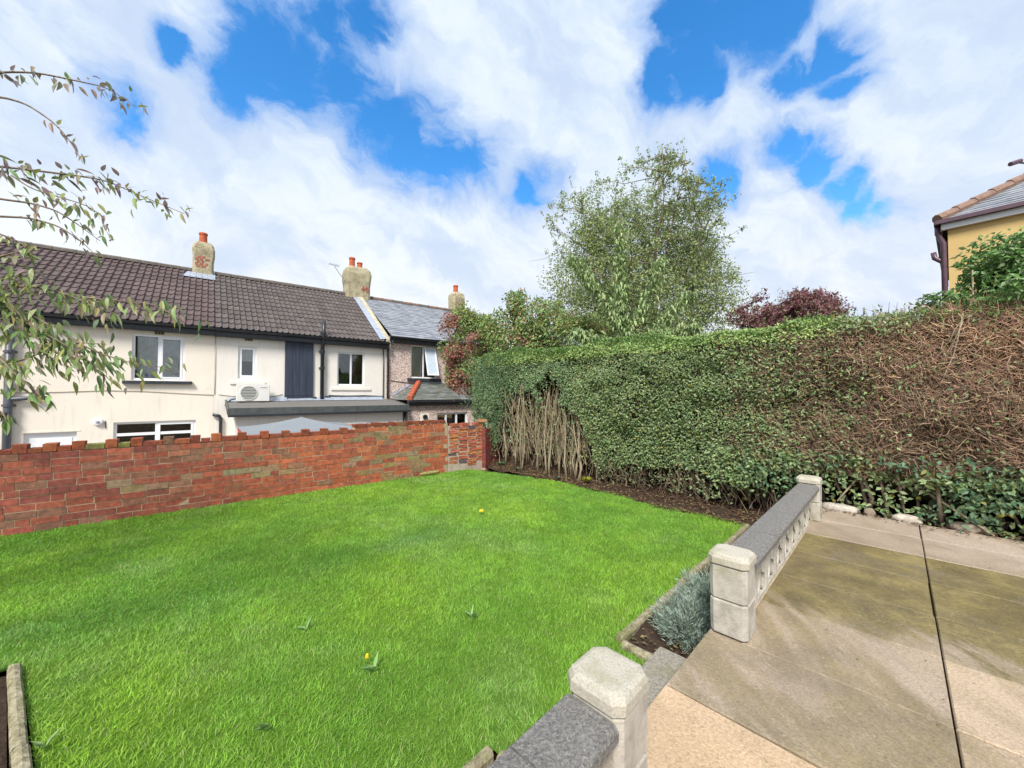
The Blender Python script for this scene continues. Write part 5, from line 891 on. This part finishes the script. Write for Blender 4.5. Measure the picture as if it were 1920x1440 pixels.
blob_leaves('crown', eb, off, blobs, 46000, (.06, .11), .5, [(.24, .34, .12), (.30, .43, .15), (.19, .28, .11), (.42, .46, .15), (.44, .26, .15)], .22, .5, shell=.42, wts=[.29, .28, .18, .13, .12], dens=2.2)
blob_leaves('red_leaves', eb, off, [(-1.75, 10.6, 3.55, .28, .25, .35), (-1.65, 10.6, 2.75, .3, .25, .4), (-1.4, 10.6, 2.05, .35, .25, .35), (-.95, 10.3, 3.1, .3, .25, .3), (.25, 9.9, 3.0, .4, .25, .25)], 3600, (.06, .10), .6, [(.36, .14, .12), (.44, .21, .16), (.27, .10, .11), (.42, .28, .16)], .25, .3, shell=.45, dens=2.4)
n = 40; B0 = np.tile(off, (n, 1)) + rng.normal(0, .15, (n, 3)); bl = np.array(blobs)[rng.integers(0, len(blobs), n)]; T_ = bl[:, :3] + rdir(n)*bl[:, 3:6]*.8; sticks('branches', curved(B0, T_, 7, 0, .04)-off, taper(n, 7, .03, .006), M['twig'], eb, tint(n, [(.16, .13, .09)]))['kind'] = 'stuff'
# red creeper on the pebbledashed house
cr_ = tag(empty('virginia_creeper', row_pt(8.4, 12.85, GZ), 0), 'red and green creeper hanging over the pebbledashed house and its end chimney', 'creeper'); off = np.array(cr_.location[:])
def rb(s, c, z, a, b): p = row_pt(s, c, z); return (p[0], p[1], z, a, a*.6, b)
blobs = [rb(7.75, 13.15, 4.1, .55, .5), rb(8.3, 13.15, 4.6, .6, .5), rb(7.8, 13.1, 2.6, .5, .5), rb(8.5, 13.0, 2.3, .6, .5), rb(8.6, 12.4, 1.9, .5, .35), rb(9.3, 13.0, 3.3, .7, .8)]
blob_leaves('red_leaves', cr_, off, blobs, 3200, (.08, .13), .75, [(.33, .11, .10), (.42, .19, .15), (.25, .08, .10), (.40, .25, .15)], .25, .2, shell=.45, dens=1.6)
blobs = [rb(9.75, 16.4, 6.2, .35, .5), rb(9.6, 16.3, 5.7, .4, .4), rb(8.0, 13.0, 3.4, .5, .4), rb(8.9, 12.8, 2.9, .6, .7), rb(9.0, 13.0, 4.3, .7, .5), rb(9.3, 14.5, 5.0, .5, .4), rb(7.5, 13.1, 3.3, .3, .2)]
blob_leaves('green_leaves', cr_, off, blobs, 3000, (.08, .13), .7, [(.22, .30, .075), (.30, .36, .08), (.36, .27, .10), (.34, .15, .10)], .25, .2, shell=.45, wts=[.36, .3, .2, .14], dens=1.6)
n = 30; p = np.array([row_pt(s, 13.3, 1.6) for s in rng.uniform(7.6, 9.6, n)]); T_ = p + np.stack([rng.normal(0, .4, n), rng.normal(0, .1, n), rng.uniform(.8, 3.0, n)], -1); sticks('vine_stems', curved(p, T_, 7, 0, .05)-off, taper(n, 7, .012, .004), M['twig'], cr_, tint(n, [(.2, .14, .1)]))['kind'] = 'stuff'
# purple plum and its green neighbour
ps = [(7.45+1.1*math.cos(k*1.9), 10.4+.8*math.sin(k*1.9), 3.75+.45*((k*.61) % 1)) for k in range(10)]
tree('purple_plum', 'dark purple leaved tree just showing over the hedge', 'tree', (7.45, 10.4, -.06), ps, (7.45, 10.4, 3.15, 1.6, 1.2, 1.2), 24, 9, 28, (.05, .085), .55, [(.28, .12, .14), (.36, .17, .18), (.22, .10, .115), (.24, .19, .12)], None, .9, .3, .12, 'bark', .04, twl=.3)
ps = [(8.5+.9*math.cos(k*2.1), 11.6+.8*math.sin(k*2.1), 4.0+.6*((k*.53) % 1)) for k in range(7)]
tree('small_ash_tree', 'thin yellow green tree top beside the purple leaved tree', 'tree', (8.5, 11.6, -.06), ps, (8.5, 11.6, 3.3, 1.5, 1.2, 1.4), 12, 6, 13, (.05, .09), .5, [(.24, .25, .11), (.31, .31, .13), (.24, .17, .11)], None, .9, .4, .12, 'bark', .035, twl=.45)

# ------------------------------------------------------------------ overhanging cherry tree at the left
BR = {'b1': [(-4.24, 2.94, 4.13), (-3.95, 2.9, 4.16), (-3.61, 2.86, 4.12), (-3.23, 2.81, 4.01), (-2.99, 2.78, 3.94), (-2.74, 2.75, 3.77)],
'b2': [(-4.09, 2.84, 3.88), (-3.81, 2.8, 3.89), (-3.57, 2.77, 3.81), (-3.33, 2.74, 3.65), (-3.19, 2.72, 3.51), (-3.07, 2.71, 3.33)],
'b3': [(-3.93, 2.74, 3.33), (-3.65, 2.7, 3.3), (-3.38, 2.66, 3.25), (-2.98, 2.61, 3.18), (-2.76, 2.58, 3.13), (-2.5, 2.54, 3.01), (-2.15, 2.49, 2.86)],
'b3b': [(-3.49, 2.64, 3.2), (-3.31, 2.61, 3.09), (-3.09, 2.58, 3.02), (-2.87, 2.55, 2.95), (-2.74, 2.54, 2.87), (-2.71, 2.53, 2.77)],
'b3c': [(-4.0, 2.79, 3.16), (-3.71, 2.75, 3.09), (-3.43, 2.71, 3.04), (-3.21, 2.68, 2.97), (-3.02, 2.66, 2.85), (-2.86, 2.64, 2.74)],
'b4': [(-3.92, 2.74, 2.96), (-3.64, 2.7, 2.94), (-3.37, 2.66, 2.91), (-3.14, 2.63, 2.84), (-2.96, 2.61, 2.73), (-2.81, 2.59, 2.6)],
'b4b': [(-3.77, 2.64, 2.86), (-3.5, 2.6, 2.77), (-3.32, 2.58, 2.7), (-3.21, 2.56, 2.59)],
'b5': [(-3.47, 2.44, 2.29), (-3.22, 2.4, 2.34), (-2.98, 2.36, 2.35), (-2.73, 2.33, 2.29), (-2.54, 2.3, 2.22), (-2.36, 2.27, 2.1)],
'b5b': [(-2.87, 2.39, 2.32), (-2.55, 2.34, 2.26), (-2.36, 2.31, 2.24), (-2.17, 2.28, 2.22), (-2.04, 2.26, 2.17), (-1.91, 2.24, 2.09)],
'b6': [(-3.61, 2.54, 2.27), (-3.35, 2.5, 2.25), (-3.09, 2.46, 2.19), (-2.84, 2.43, 2.05), (-2.6, 2.39, 1.94), (-2.36, 2.36, 1.87), (-2.05, 2.31, 1.83)],
'b7': [(-3.13, 2.39, 2.17), (-2.93, 2.36, 2.08), (-2.68, 2.32, 1.96), (-2.49, 2.29, 1.85), (-2.36, 2.27, 1.74)],
'b8': [(-3.53, 2.49, 1.85), (-3.27, 2.45, 1.87), (-3.11, 2.43, 1.89), (-2.94, 2.4, 1.94), (-2.74, 2.37, 2.0), (-2.47, 2.33, 1.98)],
'b9': [(-3.39, 2.39, 2.01), (-3.14, 2.35, 1.9), (-3.02, 2.33, 1.8), (-2.91, 2.32, 1.72), (-2.79, 2.3, 1.66)],
'b10': [(-3.31, 2.34, 1.64), (-3.14, 2.31, 1.61), (-3.04, 2.3, 1.56), (-3.0, 2.29, 1.5)],
'b11': [(-3.47, 2.44, 2.39), (-3.22, 2.4, 2.39), (-3.06, 2.38, 2.44), (-2.84, 2.34, 2.44)],
'b12': [(-3.47, 2.44, 2.11), (-3.21, 2.4, 2.11), (-2.97, 2.36, 2.05), (-2.76, 2.33, 1.93), (-2.64, 2.32, 1.83)],
'b13': [(-3.62, 2.54, 2.52), (-3.36, 2.5, 2.58), (-3.19, 2.48, 2.61), (-3.11, 2.46, 2.66)],
'b14': [(-3.47, 2.44, 2.35), (-3.22, 2.4, 2.28), (-3.01, 2.37, 2.14), (-2.86, 2.35, 2.0), (-2.8, 2.34, 1.84)]}
#            leaves, first leaf fraction, share of purple-tinged leaves
SPEC = {'b1': (64, 0.15, 0.7), 'b2': (15, 0.55, 0.6), 'b3': (125, 0.08, 0.42), 'b3b': (40, 0.15, 0.4), 'b3c': (32, 0.3, 0.5), 'b4': (24, 0.3, 0.6), 'b4b': (22, 0.2, 0.4), 'b5': (100, 0.05, 0.05), 'b5b': (52, 0.1, 0.08), 'b6': (115, 0.05, 0.04), 'b7': (74, 0.02, 0.02), 'b8': (74, 0.05, 0.02), 'b9': (74, 0.05, 0.02), 'b10': (26, 0.2, 0.02), 'b11': (50, 0.05, 0.1), 'b12': (80, 0.05, 0.03), 'b13': (16, 0.2, 0.3), 'b14': (74, 0.05, 0.03)}
CT = (-4.75, 2.25, -.02); ch = tag(empty('cherry_tree', CT), 'overhanging cherry tree branches with drooping pointed leaves', 'tree')
def loc(p): return (p[0]-CT[0], p[1]-CT[1], p[2]-CT[2])
m = MB(); m.tube([(0, 0, -.05), (.02, .03, .5), (.0, .05, 1.2), (.05, .1, 2.0), (.0, .15, 2.9), (-.1, .2, 4.2)], [.13, .11, .095, .085, .06, .03], 12); m.build('trunk', M['bark'], ch, smooth=True)
lm_ = []
for v in range(5):        # five leaf shapes, pointed, folded along the midrib and curling
    r = random.Random(v); m = MB(); k = 7; curl = .10+.05*v; fold = .10+.05*r.random(); L = 1.0
    pr = [0, .10, .138, .132, .10, .055, 0]
    top = []
    for i in range(k): f = i/(k-1); z = -curl*f*f*1.4; top.append(((f, -pr[i], z+fold*pr[i]*2), (f, 0, z), (f, pr[i], z+fold*pr[i]*2)))
    for i in range(k-1):
        a, b = top[i], top[i+1]
        if i == 0: m.add([a[1], b[0], b[1]], [(0, 1, 2)]); m.add([a[1], b[1], b[2]], [(0, 1, 2)])
        elif i == k-2: m.add([a[0], b[1], a[1]], [(0, 1, 2)]); m.add([a[1], b[1], a[2]], [(0, 1, 2)])
        else: m.add([a[0], b[0], b[1], a[1]], [(0, 1, 2, 3)]); m.add([a[1], b[1], b[2], a[2]], [(0, 1, 2, 3)])
    lm_.append(shared(m, 'leaf', M['cherry_leaf']))
GREEN = [(.19, .25, .085), (.25, .32, .11), (.15, .21, .08), (.33, .40, .18), (.30, .30, .11)]; PURP = [(.21, .165, .165), (.26, .205, .175), (.17, .13, .135), (.27, .25, .14), (.24, .17, .13)]
LV = []
for key, pl in BR.items():
    pl = np.array(pl); ks = len(pl); ff = np.linspace(0, ks-1, ks*4); fine_ = np.stack([np.interp(ff, range(ks), pl[:, k]) for k in range(3)], -1)
    for _ in range(2): fine_[1:-1] = .25*fine_[:-2]+.5*fine_[1:-1]+.25*fine_[2:]
    root = np.array([CT[0]+.03, CT[1]+.12, fine_[0, 2]-.55]) if key not in ('b3b', 'b5b', 'b7') else fine_[0]
    full = np.concatenate([np.array([root, root*.5+fine_[0]*.5+np.array([0, 0, .08])]), fine_]) if key not in ('b3b', 'b5b', 'b7') else fine_
    m = MB(); m.tube([loc(p) for p in full], list(np.linspace(.010 if len(full) > len(fine_) else .005, .0018, len(full))), 7); m.build('branch', M['bark'], ch, smooth=True)
    n, f0, pu = SPEC[key]; tot = len(fine_)-1.001
    for i in range(n):
        f = f0 + (1-f0)*(i+rng.uniform(0, .9))/n; f = min(f, .999); j = int(f*tot); g = f*tot-j; p = fine_[j]*(1-g)+fine_[j+1]*g; T = unit((fine_[j+1]-fine_[j])[None])[0]; p = p + rng.normal(0, .035 if n > 30 else .012, 3)
        side = rng.choice((-1, 1)); sd_ = unit(np.cross(T, [0, 0, 1.])[None])[0]*side; D = unit((T*rng.uniform(.25, 1.1) + sd_*rng.uniform(.1, .8) + np.array([0, 0, rng.uniform(-1.25, -.15)]) + rng.normal(0, .15, 3))[None])[0]
        if pu > .4 and rng.random() < .25: D[2] = abs(D[2])*.5
        up_ = unit((np.array([0, 0, 1.]) + rng.normal(0, .35, 3) - .2*T)[None])[0]; L = rng.uniform(.062, .118)*(1-.2*f); base = PURP[rng.integers(5)] if rng.random() < pu+.06 else GREEN[rng.integers(5)]; LV.append((p, D, up_, L, tuple(x*rng.uniform(.85, 1.2) for x in base)))
order = sorted(range(len(LV)), key=lambda i: (LV[i][0][0]/LV[i][0][1] < -1.36, -LV[i][3]))
def leaf_matrix(p, D, up_, L): Y = np.cross(up_, D); Y /= np.linalg.norm(Y); Z = np.cross(D, Y); return Matrix(((D[0]*L, Y[0]*L, Z[0]*L, p[0]-CT[0]), (D[1]*L, Y[1]*L, Z[1]*L, p[1]-CT[1]), (D[2]*L, Y[2]*L, Z[2]*L, p[2]-CT[2]), (0, 0, 0, 1)))
for i in order[:300]:
    p, D, up_, L, c = LV[i]; o = bpy.data.objects.new('leaf', lm_[i % 5]); COL.objects.link(o); o.parent = ch; o.matrix_local = leaf_matrix(p, D, up_, L); o.color = (*c, 1)
dv, df, dc = [], [], []
for i in order[300:]:
    p, D, up_, L, c = LV[i]; mt = leaf_matrix(p, D, up_, L); b0 = len(dv); me_ = lm_[i % 5]; dv += [tuple(mt @ v.co) for v in me_.vertices]; dc += [c]*len(me_.vertices)
    for pg in me_.polygons:
        vs = [b0+k for k in pg.vertices]; df += [vs] if len(vs) == 3 else [[vs[0], vs[1], vs[2]], [vs[0], vs[2], vs[3]]]
np_mesh('leaf_mass', np.array(dv), np.array(df), M['leaf'], ch, np.array(dc))['kind'] = 'stuff'
rest = []
extra = []                 # the rest of the crown, out of the picture
for k in range(1500):
    d_ = rdir(1)[0]; p = np.array([-5.2, 2.0, 3.2]) + d_*np.array([1.1, 1.2, 1.2])*rng.random()**.4
    if p[0]/max(p[1], .2) < -1.5: extra.append((p, rdir(1)[0]*.7+np.array([0, 0, -.4]), rdir(1)[0]*.4+np.array([0, 0, 1]), .09, GREEN[rng.integers(4)]))
rest += extra; P = np.array([q[0] for q in rest]); D = np.array([q[1] for q in rest]); U_ = np.array([q[2] for q in rest]); Ls = np.array([q[3] for q in rest]); leaves('crown', P-np.array(CT), D, U_, Ls, Ls*.42, np.array([q[4] for q in rest]), M['leaf'], ch, .1, .2)

# ------------------------------------------------------------------ lavender, litter, stones
def lavender(a, b, r_, hgt, n, label):
    x, y = ab(a, b); e_ = tag(empty('lavender', (x, y, .01)), label, 'plant'); d = rdir(n); d[:, 2] = np.abs(d[:, 2])*1.0+.12; d = unit(d); st = d*np.array([[r_*.25, r_*.25, .03]]); en = d*np.array([[r_, r_, hgt]])*rng.uniform(.65, 1.08, (n, 1)); PP = curved(st, en, 4, 0, .05); sticks('stems', PP, taper(n, 4, .0018, .001), M['twig'], e_, tint(n, [(.14, .16, .12)]))['kind'] = 'stuff'
    kk = 16; f = rng.uniform(.2, 1.05, (n, kk, 1)); P = (st[:, None]*(1-f)+en[:, None]*f).reshape(-1, 3); k = len(P); dd = np.repeat(d, kk, 0); Ls = rng.uniform(.025, .05, k); leaves('foliage', P, dd*.9+rdir(k)*.75+np.array([[0, 0, .3]]), rdir(k), Ls, Ls*.13, tint(k, [(.42, .52, .43), (.52, .61, .52), (.33, .42, .33)], .2), M['leaf'], e_, .05, .05); return e_
lavender(2.72, -1.03, .24, .30, 380, 'silvery lavender bush in the soil bed by the step'); lavender(3.20, -1.07, .22, .30, 330, 'silvery lavender bush tucked behind the pale pier')
def litter(name, pts, cols, Lr, label):
    n = len(pts); Ls = rng.uniform(*Lr, n); a_ = rng.uniform(0, 2*math.pi, n); D = np.stack([np.cos(a_), np.sin(a_), rng.uniform(-.1, .45, n)], -1); o = leaves(name, pts, D, np.tile([[0, 0, 1.]], (n, 1))+rdir(n)*.4, Ls, Ls*.6, tint(n, cols, .25), M['leaf'], None, .1, .1); o['label'] = label; return o
n = 3200; q = rng.uniform(-2.7, 3.1, n); e_ = np.interp(q, [-2.9, -2.0, -.5, .8, 1.8, 3.2], [.16, .45, .30, .42, .60, .55]); w = e_ - rng.random(n)**1.3*(e_+.4); z = .02+(e_-w)/(e_+1.1)*.10+np.clip(-1.2-q, 0, 2)*.16*(e_-w)/(e_+1.1)+.012; litter('leaf_litter', hp(q, w, z), [(.17, .095, .06), (.24, .15, .09), (.11, .07, .05), (.30, .24, .10)], (.025, .055), 'fallen brown leaves along the foot of the hedge')
n = 500; aa = rng.uniform(2.4, 5.5, n); bb = rng.uniform(-1.3, -.85, n); litter('leaf_litter', np.stack([E1[0]*aa+E2[0]*bb, E1[1]*aa+E2[1]*bb, np.full(n, .025)], -1), [(.17, .12, .07), (.10, .15, .05), (.28, .2, .09), (.14, .19, .06)], (.015, .04), 'small leaves and seedlings on the lavender bed soil')
n = 120; aa = rng.uniform(2.2, 5.3, n); bb = rng.uniform(-.55, 2.5, n); litter('leaf_litter', np.stack([E1[0]*aa+E2[0]*bb, E1[1]*aa+E2[1]*bb, np.full(n, .288)], -1), [(.24, .16, .08), (.14, .10, .06), (.30, .22, .12)], (.008, .018), 'tiny crumbs of dead leaf scattered over the paving')
n = 700; q = rng.uniform(2.9, 6.2, n); litter('leaf_litter', hp(q, rng.normal(.05, .12, n), np.full(n, .295)), [(.16, .10, .065), (.24, .16, .10), (.10, .07, .05)], (.02, .045), 'brown litter between the paving and the dead hedge')
def rock(name, label, x, y, z, sx, sy, sz, rz, mat, cat='stone', sd=0):
    th = np.linspace(0, math.pi, 9); ph = np.linspace(0, 2*math.pi, 15)[:-1]; T_, P_ = np.meshgrid(th, ph, indexing='ij'); d = np.stack([np.sin(T_)*np.cos(P_), np.sin(T_)*np.sin(P_), np.cos(T_)], -1).reshape(-1, 3); r_ = 1+.22*vnoise(d*1.7+sd, sd)+.10*vnoise(d*4+sd, sd+1); V = np.sign(d)*np.abs(d)**.75*r_[:, None]*np.array([[sx, sy, sz]]); idx = np.arange(9*14).reshape(9, 14); a = idx[:-1]; b = idx[1:]; F = np.stack([a, b, np.roll(b, -1, 1), np.roll(a, -1, 1)], -1).reshape(-1, 4)
    o = np_mesh(name, V, F, M[mat], smooth=True); o.location = (x, y, z+sz*.55); o.rotation_euler = (0, 0, rz); return tag(o, label, cat)
def hq(q, w): p = hp(q, w, 0); return float(p[0]), float(p[1])
x, y = hq(3.62, .05); rock('garden_stone', 'broad flat pale stone lying where the paving meets the hedge', x, y, .265, .20, .09, .06, R(-45), 'pale_rock', sd=1)
x, y = hq(4.18, .06); rock('garden_stone', 'jagged light stone under the dead hedge beside the paving joint', x, y, .265, .12, .06, .06, R(-38), 'pale_rock', sd=5)
x, y = hq(4.62, .02); rock('garden_stone', 'brown rounded stone under the dead hedge beside a fallen branch', x, y, .26, .13, .07, .06, R(-50), 'rock', sd=8)
x, y = hq(3.88, .03); rock('garden_stone', 'small upright stone between the flat and the jagged stones', x, y, .26, .05, .04, .06, R(-30), 'rock', sd=12)
p = row_pt(3.62, 7.22, 0); rock('flat_stone', 'long mossy flat stone leaning on the foot of the brick wall', p[0], p[1], .045, .22, .03, .028, A, 'mossy_rock', sd=15)
# seedlings on the bank by the wall corner
for (q0, w0, z0, c, L, lab) in ((-2.15, .18, .05, (.13, .22, .09), .13, 'fresh green seedling on the soil bank by the wall corner'), (-1.6, .22, .04, (.16, .24, .12), .08, 'small pale weed on the soil below the bare stems'), (.12, .20, .06, (.33, .36, .03), .12, 'yellow green seedling at the foot of the bare stems'), (-.5, .25, .03, (.17, .25, .13), .07, 'low green weed at the lawn edge below the bare stems')):
    x, y = hq(q0, w0); o = rosette(x, y, 26, L, c, 1.2, 'seedling', lab); o.location[2] = z0
